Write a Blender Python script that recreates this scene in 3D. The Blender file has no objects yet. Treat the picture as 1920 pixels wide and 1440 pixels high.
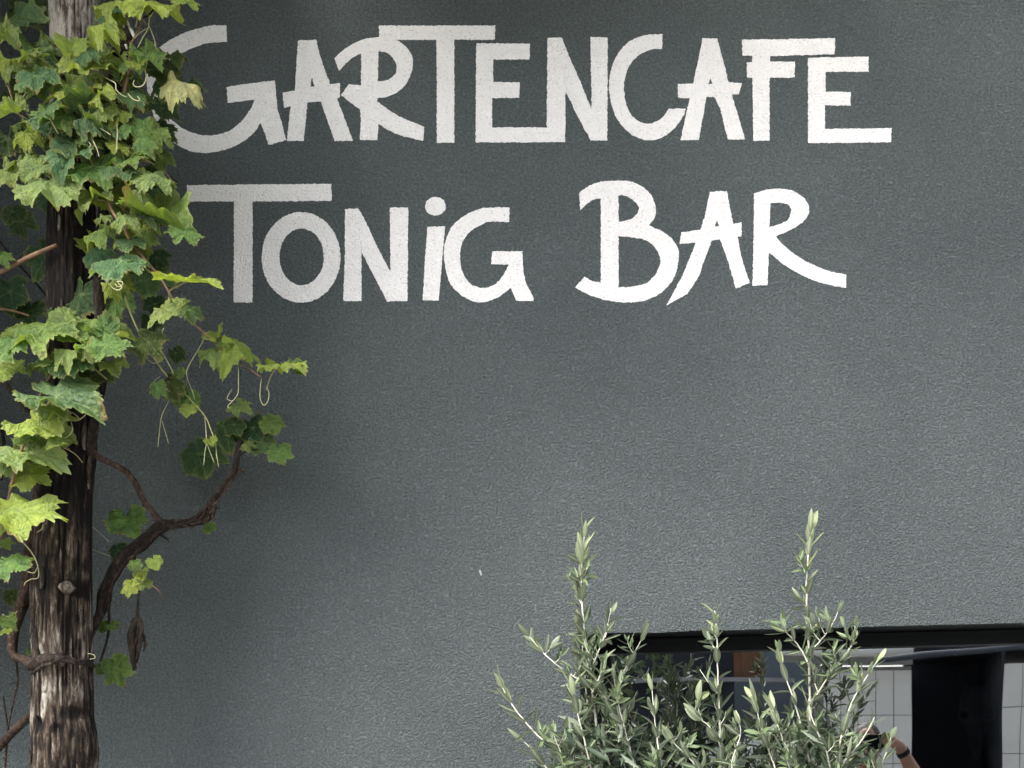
import bpy, bmesh, math, random
from mathutils import Vector, Matrix, noise
from mathutils.geometry import tessellate_polygon

R = math.radians
rnd = random.Random(11)
sc = bpy.context.scene
COL = sc.collection

# ------------------------------------------------------------------ camera
S = 0.0013            # metres per photo pixel on the wall
D = 2.9               # camera to wall
CZ = 1.65             # camera height
FX, FY = 1620.0, 1390.0   # photo pixel straight ahead of the lens (where the photographer's reflection stands)
cam_d = bpy.data.cameras.new("camera")
cam = bpy.data.objects.new("camera", cam_d)
COL.objects.link(cam)
cam.location = (0, -D, CZ)
cam.rotation_euler = (R(90), 0, 0)
cam_d.sensor_width = 36
cam_d.lens = 36 * (D / S) / 1920
cam_d.shift_x = (960 - FX) / 1920
cam_d.shift_y = (FY - 720) / 1920
cam_d.clip_start = 0.02
cam_d.clip_end = 2000
sc.camera = cam

# ------------------------------------------------------------------ light
SUN_DIR = Vector((-0.34, -0.50, 0.80)).normalized()      # towards the sun
world = bpy.data.worlds.new("World")
sc.world = world
world.use_nodes = True
wn = world.node_tree
sky = wn.nodes.new("ShaderNodeTexSky")
sky.sky_type = 'NISHITA'
sky.sun_disc = False
sky.sun_elevation = math.asin(SUN_DIR.z)
sky.sun_rotation = math.atan2(SUN_DIR.x, SUN_DIR.y)
sky.air_density = 1.0
sky.dust_density = 4.0
hz = wn.nodes.new("ShaderNodeHueSaturation")       # overcast: a much greyer sky
hz.inputs["Saturation"].default_value = 0.38
wn.links.new(sky.outputs[0], hz.inputs["Color"])
wn.links.new(hz.outputs[0], wn.nodes["Background"].inputs[0])
wn.nodes["Background"].inputs[1].default_value = 0.15
sun_d = bpy.data.lights.new("sun", 'SUN')
sun_d.energy = 1.5
sun_d.angle = R(42)
sun_d.color = (1.0, 0.96, 0.9)
sun = bpy.data.objects.new("sun", sun_d)
COL.objects.link(sun)
sun.rotation_euler = (-SUN_DIR).to_track_quat('-Z', 'Y').to_euler()
sun.location = SUN_DIR * 20
vs = sc.view_settings
vs.view_transform = 'Standard'
vs.look = 'None'
vs.exposure = 2.1
vs.gamma = 1.0
vs.use_curve_mapping = False
sc.cycles.use_denoising = True
sc.cycles.max_bounces = 6

# ------------------------------------------------------------------ helpers
def P(px, py, dep=0.0):
    """photo pixel at a distance dep in front of the wall -> world point"""
    k = S * (D - dep) / D
    return Vector(((px - FX) * k, -dep, CZ + (FY - py) * k))

def kk(dep):
    return S * (D - dep) / D

def tag(o, label=None, cat=None, group=None, kind=None):
    if label: o["label"] = label
    if cat: o["category"] = cat
    if group: o["group"] = group
    if kind: o["kind"] = kind
    return o

def empty(name, loc=(0, 0, 0)):
    o = bpy.data.objects.new(name, None)
    COL.objects.link(o)
    o.location = loc
    o.empty_display_size = 0.1
    return o

def link(name, me, parent=None, mats=()):
    for m in mats:
        me.materials.append(m)
    o = bpy.data.objects.new(name, me)
    COL.objects.link(o)
    if parent is not None:
        o.parent = parent
        o.matrix_parent_inverse = Matrix.Translation(-parent.location)
    return o

def mesh(name, V, F, smooth=False):
    me = bpy.data.meshes.new(name)
    me.from_pydata([tuple(v) for v in V], [], F)
    me.update()
    if smooth:
        me.polygons.foreach_set("use_smooth", [True] * len(me.polygons))
    return me

def box_vf(V, F, x0, x1, y0, y1, z0, z1):
    b = len(V)
    V += [(x0, y0, z0), (x1, y0, z0), (x1, y1, z0), (x0, y1, z0), (x0, y0, z1), (x1, y0, z1), (x1, y1, z1), (x0, y1, z1)]
    F += [tuple(b + i for i in f) for f in ((0, 3, 2, 1), (4, 5, 6, 7), (0, 1, 5, 4), (1, 2, 6, 5), (2, 3, 7, 6), (3, 0, 4, 7))]

def box(name, ext, mat, parent=None, bevel=0.0):
    V, F = [], []
    box_vf(V, F, *ext)
    me = mesh(name, V, F)
    o = link(name, me, parent, [mat])
    if bevel:
        md = o.modifiers.new("bevel", 'BEVEL'); md.width = bevel; md.segments = 2
    return o

def crom(pts, n=6, closed=False):
    """Catmull-Rom through points (any dimension)"""
    pts = [Vector(p) for p in pts]
    out = []
    N = len(pts)
    rng = range(N) if closed else range(N - 1)
    for i in rng:
        p0 = pts[(i - 1) % N] if (closed or i > 0) else pts[i] * 2 - pts[i + 1]
        p1 = pts[i]; p2 = pts[(i + 1) % N]
        p3 = pts[(i + 2) % N] if (closed or i + 2 < N) else p2 * 2 - p1
        for j in range(n):
            t = j / n
            out.append(0.5 * ((2 * p1) + (p2 - p0) * t + (2 * p0 - 5 * p1 + 4 * p2 - p3) * t * t + (3 * p1 - p0 - 3 * p2 + p3) * t ** 3))
    if not closed:
        out.append(pts[-1].copy())
    return out

def tube_vf(V, F, pts, rad, sides=8, rough=0.0, cap=True, fib=0.0):
    """tapered tube along pts; rough = relative radius noise"""
    n = len(pts)
    up = None
    b0 = len(V)
    sd = rnd.random() * 50
    L = 0
    for i in range(n):
        t = (pts[min(i + 1, n - 1)] - pts[max(i - 1, 0)]).normalized()
        if up is None:
            a = Vector((0, 0, 1)) if abs(t.z) < 0.9 else Vector((0, 1, 0))
            up = t.cross(a).normalized()
        else:
            up = (up - t * up.dot(t)).normalized()
        w = t.cross(up)
        if i: L += (pts[i] - pts[i - 1]).length
        for j in range(sides):
            a = 2 * math.pi * j / sides
            d = up * math.cos(a) + w * math.sin(a)
            r = rad[i]
            if rough:
                r *= 1 + rough * noise.noise(Vector((math.cos(a) * 1.3, math.sin(a) * 1.3, L * 18 + sd)))
            if fib:
                r *= 1 + fib * noise.noise(Vector((math.cos(a) * 4 + sd, math.sin(a) * 4, L * 9)))
            V.append(pts[i] + d * r)
    for i in range(n - 1):
        for j in range(sides):
            a = b0 + i * sides + j; b = b0 + i * sides + (j + 1) % sides
            F.append((a, b, b + sides, a + sides))
    if cap:
        F.append(tuple(b0 + j for j in reversed(range(sides))))
        F.append(tuple(b0 + (n - 1) * sides + j for j in range(sides)))

def tube_obj(name, path, parent, mat, sides=8, rough=0.0, fib=0.0, sub=6, off=None):
    """path: list of (px, py, dep, radius px)"""
    c = crom([Vector(p) for p in path], sub)
    pts = [P(q[0], q[1], q[2]) for q in c]
    rad = [max(q[3], 0.3) * kk(q[2]) for q in c]
    V, F = [], []
    tube_vf(V, F, pts, rad, sides, rough, True, fib)
    return link(name, mesh(name, V, F, True), parent, [mat])

# ------------------------------------------------------------------ materials
def new_mat(name):
    m = bpy.data.materials.new(name)
    m.use_nodes = True
    nt = m.node_tree
    return m, nt, nt.nodes["Principled BSDF"]

def N(nt, t, **kw):
    n = nt.nodes.new(t)
    for k, v in kw.items():
        if k.startswith("i_"):
            n.inputs[k[2:].replace("_", " ")].default_value = v
        else:
            setattr(n, k, v)
    return n

def ramp(nt, stops):
    n = nt.nodes.new("ShaderNodeValToRGB")
    e = n.color_ramp.elements
    while len(e) < len(stops):
        e.new(0.5)
    for el, (p, c) in zip(e, stops):
        el.position = p
        el.color = (*c, 1) if len(c) == 3 else c
    return n

def obj_coord(nt, scale=(1, 1, 1)):
    tc = nt.nodes.new("ShaderNodeTexCoord")
    mp = nt.nodes.new("ShaderNodeMapping")
    mp.inputs["Scale"].default_value = scale
    nt.links.new(tc.outputs["Object"], mp.inputs["Vector"])
    return mp.outputs[0]

def simple(name, col, rough=0.7, spec=0.3, var=0.0, scale=8.0, metal=0.0, bump=0.0, bscale=60):
    m, nt, b = new_mat(name)
    b.inputs["Base Color"].default_value = (*col, 1)
    b.inputs["Roughness"].default_value = rough
    b.inputs["Specular IOR Level"].default_value = spec
    b.inputs["Metallic"].default_value = metal
    if var:
        n = N(nt, "ShaderNodeTexNoise", i_Scale=scale, i_Detail=6.0)
        nt.links.new(obj_coord(nt), n.inputs["Vector"])
        r = ramp(nt, [(0.3, tuple(c * (1 - var) for c in col)), (0.7, tuple(min(1, c * (1 + var)) for c in col))])
        nt.links.new(n.outputs["Fac"], r.inputs[0])
        nt.links.new(r.outputs[0], b.inputs["Base Color"])
    if bump:
        n = N(nt, "ShaderNodeTexNoise", i_Scale=bscale, i_Detail=6.0)
        nt.links.new(obj_coord(nt), n.inputs["Vector"])
        bp = N(nt, "ShaderNodeBump", i_Strength=bump, i_Distance=0.01)
        nt.links.new(n.outputs["Fac"], bp.inputs["Height"])
        nt.links.new(bp.outputs[0], b.inputs["Normal"])
    return m

def stucco(name, paint):
    """scratch render: short worm-like grains, painted; the same relief runs under wall colour and lettering"""
    m, nt, b = new_mat(name)
    L = nt.links.new
    sep = N(nt, "ShaderNodeSeparateXYZ"); L(obj_coord(nt), sep.inputs[0])
    flat = N(nt, "ShaderNodeCombineXYZ"); L(sep.outputs[0], flat.inputs[0]); L(sep.outputs[2], flat.inputs[1]); 
    st = N(nt, "ShaderNodeVectorMath", operation='MULTIPLY'); L(flat.outputs[0], st.inputs[0]); st.inputs[1].default_value = (0.95, 1.08, 1)
    wob = N(nt, "ShaderNodeTexNoise", noise_dimensions='2D', i_Scale=45.0, i_Detail=1.0)
    L(st.outputs[0], wob.inputs["Vector"])
    ad = N(nt, "ShaderNodeVectorMath", operation='MULTIPLY_ADD')
    L(wob.outputs["Color"], ad.inputs[0]); ad.inputs[1].default_value = (0.009, 0.009, 0.0); L(st.outputs[0], ad.inputs[2])
    n1 = N(nt, "ShaderNodeTexNoise", noise_dimensions='2D', i_Scale=185.0, i_Detail=3.0, i_Roughness=0.62)
    L(ad.outputs[0], n1.inputs["Vector"])
    n4 = N(nt, "ShaderNodeTexNoise", noise_dimensions='2D', i_Scale=38.0, i_Detail=1.0)
    L(st.outputs[0], n4.inputs["Vector"])
    h = N(nt, "ShaderNodeMath", operation='MULTIPLY_ADD')
    L(n4.outputs["Fac"], h.inputs[0]); h.inputs[1].default_value = 0.18; L(n1.outputs["Fac"], h.inputs[2])
    bp = N(nt, "ShaderNodeBump", i_Strength=STUCCO_BUMP if not paint else STUCCO_BUMP * 0.8, i_Distance=0.016)
    L(h.outputs[0], bp.inputs["Height"])
    L(bp.outputs[0], b.inputs["Normal"])
    big = N(nt, "ShaderNodeTexNoise", noise_dimensions='2D', i_Scale=1.7, i_Detail=5.0, i_Roughness=0.6)
    L(flat.outputs[0], big.inputs["Vector"])
    mx = N(nt, "ShaderNodeMath", operation='MULTIPLY_ADD')
    bg = N(nt, 'ShaderNodeMath', operation='MULTIPLY'); L(big.outputs["Fac"], bg.inputs[0]); bg.inputs[1].default_value = 0.32
    L(n1.outputs["Fac"], mx.inputs[0]); mx.inputs[1].default_value = 0.75
    bg2 = N(nt, 'ShaderNodeMath', operation='ADD'); L(bg.outputs[0], bg2.inputs[0]); bg2.inputs[1].default_value = 0.215
    L(bg2.outputs[0], mx.inputs[2])
    if paint:
        r = ramp(nt, [(0.45, (0.765, 0.745, 0.735)), (0.72, (0.835, 0.817, 0.808)), (1.0, (0.875, 0.858, 0.85))])
        # pits the brush did not cover
        pit = N(nt, "ShaderNodeMapRange"); pit.inputs["From Min"].default_value = 0.475; pit.inputs["From Max"].default_value = 0.30
        L(h.outputs[0], pit.inputs["Value"])
        mix = N(nt, "ShaderNodeMix", data_type='RGBA')
        L(pit.outputs[0], mix.inputs["Factor"]); L(r.outputs[0], mix.inputs["A"]); mix.inputs["B"].default_value = (0.50, 0.49, 0.48, 1)
        L(mx.outputs[0], r.inputs[0])
        L(mix.outputs["Result"], b.inputs["Base Color"])
    else:
        r = ramp(nt, [(0.42, (0.043, 0.052, 0.0535)), (0.75, (0.089, 0.105, 0.107)), (1.05, (0.150, 0.171, 0.172))])
        L(mx.outputs[0], r.inputs[0])
        L(r.outputs[0], b.inputs["Base Color"])
    b.inputs["Roughness"].default_value = 0.85
    b.inputs["Specular IOR Level"].default_value = 0.25
    return m

STUCCO_BUMP = 1.0
M_wall = stucco("grey_stucco", False)
M_paint = stucco("white_letter_paint", True)
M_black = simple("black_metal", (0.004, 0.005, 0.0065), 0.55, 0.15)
M_room = simple("room_dark", (0.02, 0.02, 0.022), 0.9, 0.1)
M_ground = simple("paving", (0.26, 0.25, 0.235), 0.9, 0.2, 0.25, 3.0)

def glass_mat():
    m = bpy.data.materials.new("coated_glass"); m.use_nodes = True
    nt = m.node_tree
    nt.nodes.remove(nt.nodes["Principled BSDF"])
    g = N(nt, "ShaderNodeBsdfGlossy"); g.inputs["Roughness"].default_value = 0.012
    g.inputs["Color"].default_value = (0.92, 0.95, 0.97, 1)
    t = N(nt, "ShaderNodeBsdfTransparent"); t.inputs["Color"].default_value = (0.75, 0.78, 0.8, 1)
    fr = N(nt, "ShaderNodeFresnel"); fr.inputs["IOR"].default_value = 5.0
    mx = N(nt, "ShaderNodeMixShader")
    nt.links.new(fr.outputs[0], mx.inputs[0]); nt.links.new(t.outputs[0], mx.inputs[1]); nt.links.new(g.outputs[0], mx.inputs[2])
    # slight waviness of the pane
    n = N(nt, "ShaderNodeTexNoise", i_Scale=2.2, i_Detail=1.0)
    nt.links.new(obj_coord(nt), n.inputs["Vector"])
    bp = N(nt, "ShaderNodeBump", i_Strength=0.05, i_Distance=0.02)
    nt.links.new(n.outputs["Fac"], bp.inputs["Height"])
    nt.links.new(bp.outputs[0], g.inputs["Normal"])
    nt.links.new(mx.outputs[0], nt.nodes["Material Output"].inputs["Surface"])
    return m
M_glass = glass_mat()

def grape_leaf_mat():
    m, nt, b = new_mat("grape_leaf")
    L = nt.links.new
    oi = N(nt, "ShaderNodeObjectInfo")
    uv = N(nt, "ShaderNodeUVMap")
    add = N(nt, "ShaderNodeVectorMath", operation='MULTIPLY_ADD')
    cmb = N(nt, "ShaderNodeCombineXYZ")
    L(oi.outputs["Random"], cmb.inputs[0]); L(oi.outputs["Random"], cmb.inputs[1])
    L(cmb.outputs[0], add.inputs[0]); add.inputs[1].default_value = (37, 53, 0); L(uv.outputs[0], add.inputs[2])
    n = N(nt, "ShaderNodeTexNoise", i_Scale=2.6, i_Detail=5.0, i_Roughness=0.62)
    L(add.outputs[0], n.inputs["Vector"])
    rp = ramp(nt, [(0.30, (0.60, 0.66, 0.72)), (0.5, (0.97, 0.98, 0.95)), (0.70, (1.45, 1.35, 1.10))])
    L(n.outputs["Fac"], rp.inputs[0])
    mul = N(nt, "ShaderNodeMix", data_type='RGBA', blend_type='MULTIPLY'); mul.inputs["Factor"].default_value = 1
    L(oi.outputs["Color"], mul.inputs["A"]); L(rp.outputs[0], mul.inputs["B"])
    # veins and yellowish rim
    av = N(nt, "ShaderNodeAttribute", attribute_name="vein")
    ar = N(nt, "ShaderNodeAttribute", attribute_name="rim")
    mv = N(nt, "ShaderNodeMix", data_type='RGBA')
    sv = N(nt, "ShaderNodeMath", operation='MULTIPLY'); L(av.outputs["Fac"], sv.inputs[0]); sv.inputs[1].default_value = 0.55
    L(sv.outputs[0], mv.inputs["Factor"]); L(mul.outputs["Result"], mv.inputs["A"]); mv.inputs["B"].default_value = (0.20, 0.26, 0.10, 1)
    mr = N(nt, "ShaderNodeMix", data_type='RGBA')
    sr = N(nt, "ShaderNodeMath", operation='MULTIPLY'); L(ar.outputs["Fac"], sr.inputs[0]); sr.inputs[1].default_value = 0.45
    L(sr.outputs[0], mr.inputs["Factor"]); L(mv.outputs["Result"], mr.inputs["A"]); mr.inputs["B"].default_value = (0.27, 0.30, 0.10, 1)
    spot = N(nt, "ShaderNodeMapRange"); spot.inputs["From Min"].default_value = 0.56; spot.inputs["From Max"].default_value = 0.62
    nb = N(nt, "ShaderNodeTexNoise", i_Scale=2.1, i_Detail=4.0); L(add.outputs[0], nb.inputs["Vector"]); L(nb.outputs["Fac"], spot.inputs["Value"])
    ed = N(nt, "ShaderNodeMath", operation='MULTIPLY'); L(spot.outputs[0], ed.inputs[0]); L(ar.outputs["Fac"], ed.inputs[1])
    mb = N(nt, "ShaderNodeMix", data_type='RGBA'); L(ed.outputs[0], mb.inputs["Factor"]); L(mr.outputs["Result"], mb.inputs["A"]); mb.inputs["B"].default_value = (0.17, 0.11, 0.04, 1)
    col = mb.outputs["Result"]
    L(col, b.inputs["Base Color"])
    b.inputs["Roughness"].default_value = 0.45
    b.inputs["Specular IOR Level"].default_value = 0.33
    n2 = N(nt, "ShaderNodeTexNoise", i_Scale=11.0, i_Detail=3.0)
    L(add.outputs[0], n2.inputs["Vector"])
    bp = N(nt, "ShaderNodeBump", i_Strength=0.9, i_Distance=0.012)
    L(n2.outputs["Fac"], bp.inputs["Height"]); L(bp.outputs[0], b.inputs["Normal"])
    tr = N(nt, "ShaderNodeBsdfTranslucent")
    tc = N(nt, "ShaderNodeMix", data_type='RGBA', blend_type='MULTIPLY'); tc.inputs["Factor"].default_value = 1
    L(col, tc.inputs["A"]); tc.inputs["B"].default_value = (1.5, 1.55, 0.6, 1)
    L(tc.outputs["Result"], tr.inputs["Color"])
    mx = N(nt, "ShaderNodeMixShader"); mx.inputs[0].default_value = 0.32
    L(b.outputs[0], mx.inputs[1]); L(tr.outputs[0], mx.inputs[2])
    L(mx.outputs[0], nt.nodes["Material Output"].inputs["Surface"])
    return m
M_leaf = grape_leaf_mat()

def olive_leaf_mat():
    m, nt, b = new_mat("olive_leaf")
    L = nt.links.new
    oi = N(nt, "ShaderNodeObjectInfo")
    geo = N(nt, "ShaderNodeNewGeometry")
    av = N(nt, "ShaderNodeAttribute", attribute_name="vein")
    und = N(nt, "ShaderNodeMix", data_type='RGBA'); und.inputs["Factor"].default_value = 0.42
    L(oi.outputs["Color"], und.inputs["A"]); und.inputs["B"].default_value = (0.23, 0.26, 0.20, 1)   # silvery felt of the underside
    sides = N(nt, "ShaderNodeMix", data_type='RGBA')
    L(geo.outputs["Backfacing"], sides.inputs["Factor"]); L(oi.outputs["Color"], sides.inputs["A"]); L(und.outputs["Result"], sides.inputs["B"])
    mv = N(nt, "ShaderNodeMix", data_type='RGBA')
    sv = N(nt, "ShaderNodeMath", operation='MULTIPLY'); L(av.outputs["Fac"], sv.inputs[0]); sv.inputs[1].default_value = 0.5
    L(sv.outputs[0], mv.inputs["Factor"]); L(sides.outputs["Result"], mv.inputs["A"]); mv.inputs["B"].default_value = (0.42, 0.45, 0.28, 1)
    L(mv.outputs["Result"], b.inputs["Base Color"])
    b.inputs["Roughness"].default_value = 0.45
    b.inputs["Specular IOR Level"].default_value = 0.35
    tr = N(nt, "ShaderNodeBsdfTranslucent"); L(mv.outputs["Result"], tr.inputs["Color"])
    mx = N(nt, "ShaderNodeMixShader"); mx.inputs[0].default_value = 0.15
    L(b.outputs[0], mx.inputs[1]); L(tr.outputs[0], mx.inputs[2])
    L(mx.outputs[0], nt.nodes["Material Output"].inputs["Surface"])
    return m
M_olive = olive_leaf_mat()
M_twig = simple("olive_twig", (0.44, 0.43, 0.36), 0.75, 0.2, 0.25, 60)
M_petiole = simple("green_petiole", (0.22, 0.19, 0.09), 0.6, 0.3, 0.3, 40)
M_tendril = simple("tendril", (0.32, 0.31, 0.165), 0.5, 0.4, 0.25, 30)
M_shoot = simple("tan_shoot", (0.15, 0.09, 0.05), 0.6, 0.3, 0.4, 40)
M_green_shoot = simple("green_shoot", (0.27, 0.27, 0.105), 0.6, 0.3, 0.3, 40)
M_twine = simple("white_twine", (0.8, 0.8, 0.78), 0.7, 0.3)

def bark_mat(name, stops, zscale, scale, bump=0.6):
    m, nt, b = new_mat(name)
    L = nt.links.new
    v = obj_coord(nt, (1, 1, zscale))
    n = N(nt, "ShaderNodeTexNoise", i_Scale=scale, i_Detail=9.0, i_Roughness=0.74, i_Distortion=0.5)
    L(v, n.inputs["Vector"])
    n2 = N(nt, "ShaderNodeTexNoise", i_Scale=9.0, i_Detail=3.0)
    L(obj_coord(nt), n2.inputs["Vector"])
    a = N(nt, "ShaderNodeMath", operation='MULTIPLY_ADD'); L(n2.outputs["Fac"], a.inputs[0]); a.inputs[1].default_value = 0.5
    L(n.outputs["Fac"], a.inputs[2])
    g = N(nt, "ShaderNodeAttribute", attribute_name="groove_shade")
    s = N(nt, "ShaderNodeMath", operation='SUBTRACT'); L(a.outputs[0], s.inputs[0]); L(g.outputs["Fac"], s.inputs[1])
    r = ramp(nt, stops)
    L(s.outputs[0], r.inputs[0]); L(r.outputs[0], b.inputs["Base Color"])
    b.inputs["Roughness"].default_value = 0.85
    b.inputs["Specular IOR Level"].default_value = 0.2
    n3 = N(nt, "ShaderNodeTexNoise", i_Scale=scale * 2.2, i_Detail=6.0, i_Roughness=0.7)
    L(v, n3.inputs["Vector"])
    bp = N(nt, "ShaderNodeBump", i_Strength=bump, i_Distance=0.012)
    L(n3.outputs["Fac"], bp.inputs["Height"]); L(bp.outputs[0], b.inputs["Normal"])
    return m
M_post = bark_mat("weathered_post", [(0.54, (0.006, 0.0045, 0.004)), (0.65, (0.022, 0.015, 0.011)), (0.75, (0.080, 0.058, 0.042)),
                                     (0.83, (0.19, 0.165, 0.135)), (0.93, (0.40, 0.365, 0.315))], 0.25, 85, 1.0)
M_wood = bark_mat("vine_bark", [(0.52, (0.009, 0.006, 0.005)), (0.68, (0.036, 0.023, 0.017)), (0.82, (0.095, 0.062, 0.045)), (0.97, (0.23, 0.165, 0.125))], 0.5, 140, 1.0)
M_wood_dark = bark_mat("old_vine_bark", [(0.50, (0.005, 0.004, 0.0035)), (0.72, (0.018, 0.0125, 0.010)), (0.86, (0.052, 0.038, 0.030)), (1.0, (0.15, 0.115, 0.09))], 0.4, 120, 1.0)

# ------------------------------------------------------------------ ground
g = link("ground", mesh("ground", [(-300, -300, 0), (300, -300, 0), (300, 300, 0), (-300, 300, 0)], [(0, 1, 2, 3)]), None, [M_ground])
tag(g, kind="structure")

# ------------------------------------------------------------------ the painted building
XL, XR, ZT = -5.2, 4.2, 5.6
cafe = empty("cafe_building", (0, 0, 0))
tag(cafe, "dark grey rough stucco cafe wall with white hand painted lettering and a window", "building")
w_l = P(1087, 0).x; w_r = P(2140, 0).x; w_b = 0.9
w_tl = P(0, 1188.5).z; w_tr = P(0, 1162).z
RD = 0.19   # reveal depth
def wall_mesh():
    # front sheet with an opening, as a coarse grid so that its edge can be slightly uneven
    V, F = [], []
    top = []
    nseg = 160
    for i in range(nseg + 1):
        t = i / nseg
        x = w_l + (w_r - w_l) * t
        z = w_tl + (w_tr - w_tl) * t + 0.0011 * noise.noise(Vector((x * 70, 3, 0))) + 0.0022 * noise.noise(Vector((x * 9, 7, 0)))
        top.append((x, z))
    outer = [Vector((XL, 0, 0)), Vector((XR, 0, 0)), Vector((XR, 0, ZT)), Vector((XL, 0, ZT))]
    hole = [Vector((w_l, 0, w_b))] + [Vector((x, 0, z)) for x, z in top] + [Vector((w_r, 0, w_b))]
    V = outer + hole
    for t in tessellate_polygon([outer, hole]):
        a, b, c = (V[i] for i in t)
        nrm = (b - a).cross(c - a)
        F.append(tuple(t) if nrm.y < 0 else (t[0], t[2], t[1]))
    # small rounded plaster lip, then the back return
    k0 = len(V)
    hb = 4
    nh = len(hole)
    for q, h in enumerate(hole):
        V.append(Vector((h.x, 0.012, h.z)))
    for q in range(nh):
        a = hb + q; b = hb + (q + 1) % nh
        F.append((a, b, k0 + (q + 1) % nh, k0 + q))
    return mesh("wall", V, F)
link("wall", wall_mesh(), cafe, [M_wall])
# sides, roof slab and back of the house so that it stands as a body
V, F = [], []
box_vf(V, F, XL, XL + 0.2, 0.02, 6, 0, ZT); box_vf(V, F, XR - 0.2, XR, 0.02, 6, 0, ZT); box_vf(V, F, XL, XR, 6.003, 6.2, 0, ZT)
link("side_walls", mesh("side_walls", V, F), cafe, [M_wall])
box("roof", (XL - 0.1, XR + 0.1, -0.15, 6.3, ZT + 0.003, ZT + 0.22), M_black, cafe)

# letters -----------------------------------------------------------
def sm(*p):            # smooth run through points
    return [tuple(q) for q in crom([Vector((a, b)) for a, b in p], 5)]

def ell(cx, cy, rx, ry, n=56):
    return [(cx + rx * math.cos(2 * math.pi * i / n), cy + ry * math.sin(2 * math.pi * i / n)) for i in range(n)]

LET = []
LET.append(("G", "largest painted letter, first of the upper line, partly behind vine leaves",
    [[(425, 48)] + sm((425, 48), (395, 48), (370, 54), (343, 63), (316, 77), (295, 94), (283, 112), (276, 132), (275, 152), (278, 180), (284, 205), (295, 232), (313, 256), (326, 268), (343, 278), (364, 285), (389, 287), (418, 282), (443, 273), (464, 260), (479, 245), (488, 231))
     + [(497, 251), (504, 272), (537, 263), (529, 232), (520, 203), (516, 151), (470, 156), (425, 163), (427, 193), (478, 187)]
     + sm((478, 187), (468, 207), (454, 226), (437, 241), (418, 250), (393, 254), (368, 251), (343, 241), (329, 230), (316, 220), (306, 206), (299, 190), (296, 168), (299, 146), (309, 125), (325, 108), (343, 99), (360, 91), (385, 82), (406, 80), (426, 79))]))
LET.append(("A", "painted letter between the large G and the curled R",
    [[(559, 76), (593, 75), (602, 110), (619, 158), (638, 156), (637.5, 182), (632, 185), (645, 218), (662, 264), (628, 265), (601.7, 191), (577, 192), (570, 265), (538, 264), (545, 200), (533, 203), (530, 174), (553, 170), (556, 120)],
     [(585, 146), (590, 162), (582, 163)]]))
LET.append(("R", "painted letter with curled top and long tail in the upper line",
    [[(627, 110), (636, 133.5)] + sm((636, 133.5), (654, 115), (669, 104), (677.5, 101)) + [(677, 161), (655, 158.5), (639.6, 178), (658, 194), (676, 206), (677, 228), (675, 263), (708, 263), (710, 232.5)]
     + sm((710, 232.5), (729, 245), (750, 254), (794, 265)) + [(796, 238)] + sm((796, 238), (773, 229), (746, 217), (725, 203), (708, 191)) + [(709, 184)]
     + sm((709, 184), (725, 182.5), (744, 174), (760, 160), (771, 139), (774.6, 118), (771, 101), (760, 87), (746, 77), (725, 71), (704, 71), (683, 74), (662.5, 82.5), (642, 96), (627, 110))[:-1],
     sm((710, 97), (725, 99), (737.5, 110), (744, 126), (740, 141), (725, 151), (709, 153))]))
LET.append(("T", "painted letter with a long bar reaching over its neighbours, upper line",
    [[(711, 48), (929, 48), (928, 75), (852, 74.6), (852, 268), (819, 268), (819, 145), (818, 75), (742, 75), (711, 74)]]))
LET.append(("E", "painted letter whose foot runs on into the next letter, upper line",
    [[(893, 81.5), (994, 82), (993, 112), (925, 112), (925, 154), (975, 155), (974, 183.5), (923, 184.6), (923, 239), (1031, 239), (1031, 267), (892, 267.5)]]))
LET.append(("N", "painted letter standing on the long foot of the letter before it, upper line",
    [[(1027, 71), (1054, 71), (1068, 107.5), (1089, 155), (1109, 204), (1109, 166), (1107, 70), (1139.6, 70.6), (1139, 264), (1108, 264), (1085, 222), (1060.6, 171), (1060, 267), (1025, 267), (1026, 166)]]))
LET.append(("C", "round open painted letter of the upper line",
    [[(1242, 64), (1241.7, 92)] + sm((1241.7, 92), (1222.5, 93), (1204, 100), (1187, 114), (1177, 130), (1170.5, 153), (1171, 178), (1176, 201), (1184, 216), (1197.5, 227), (1216, 232), (1231, 228), (1245, 217), (1254, 204)) + [(1286, 204)]
     + sm((1286, 204), (1281, 218), (1268, 237), (1250, 253), (1231, 262), (1214, 263), (1193, 257.5), (1175, 245), (1158, 224), (1147.5, 199), (1142, 166), (1144, 137), (1152, 114), (1166, 91), (1185, 75), (1210, 66), (1242, 64))[:-1]]))
LET.append(("A", "painted letter after the round open letter of the upper line",
    [[(1317, 72), (1345, 72), (1356, 114), (1366, 154), (1391, 156.5), (1385, 177), (1372, 177), (1381, 207.5), (1397.5, 262), (1365, 262), (1350, 203), (1340, 182.5), (1325, 182.5), (1310, 263), (1276, 263), (1293, 185), (1271, 183.5), (1271, 157.5), (1299.6, 157), (1310, 110)],
     [(1332, 148), (1336, 157.5), (1328, 158.5)]]))
LET.append(("F", "painted letter with top bar sloping up over its neighbour, upper line",
    [[(1391, 75), (1566, 72), (1565, 102), (1444, 106), (1444, 116), (1491, 116), (1490, 146), (1443, 146), (1443, 264), (1412.5, 265), (1411.5, 187), (1411, 146), (1401, 146), (1400, 117), (1410.4, 117), (1410, 105), (1392, 104)]]))
LET.append(("E", "last painted letter of the upper line with a long foot",
    [[(1515, 108.5), (1628.5, 106), (1629, 134.6), (1548, 135), (1548, 172), (1595, 172.5), (1595, 198), (1547, 197.5), (1547, 242), (1672, 240), (1670, 267), (1515, 268.5)]]))
LET.append(("T", "first painted letter of the lower line with a wide bar",
    [[(351, 347.5), (476, 346), (622, 345), (622, 377), (474, 378), (474, 477), (474, 568), (438, 567), (439, 456), (439, 378), (351, 378)]]))
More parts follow.
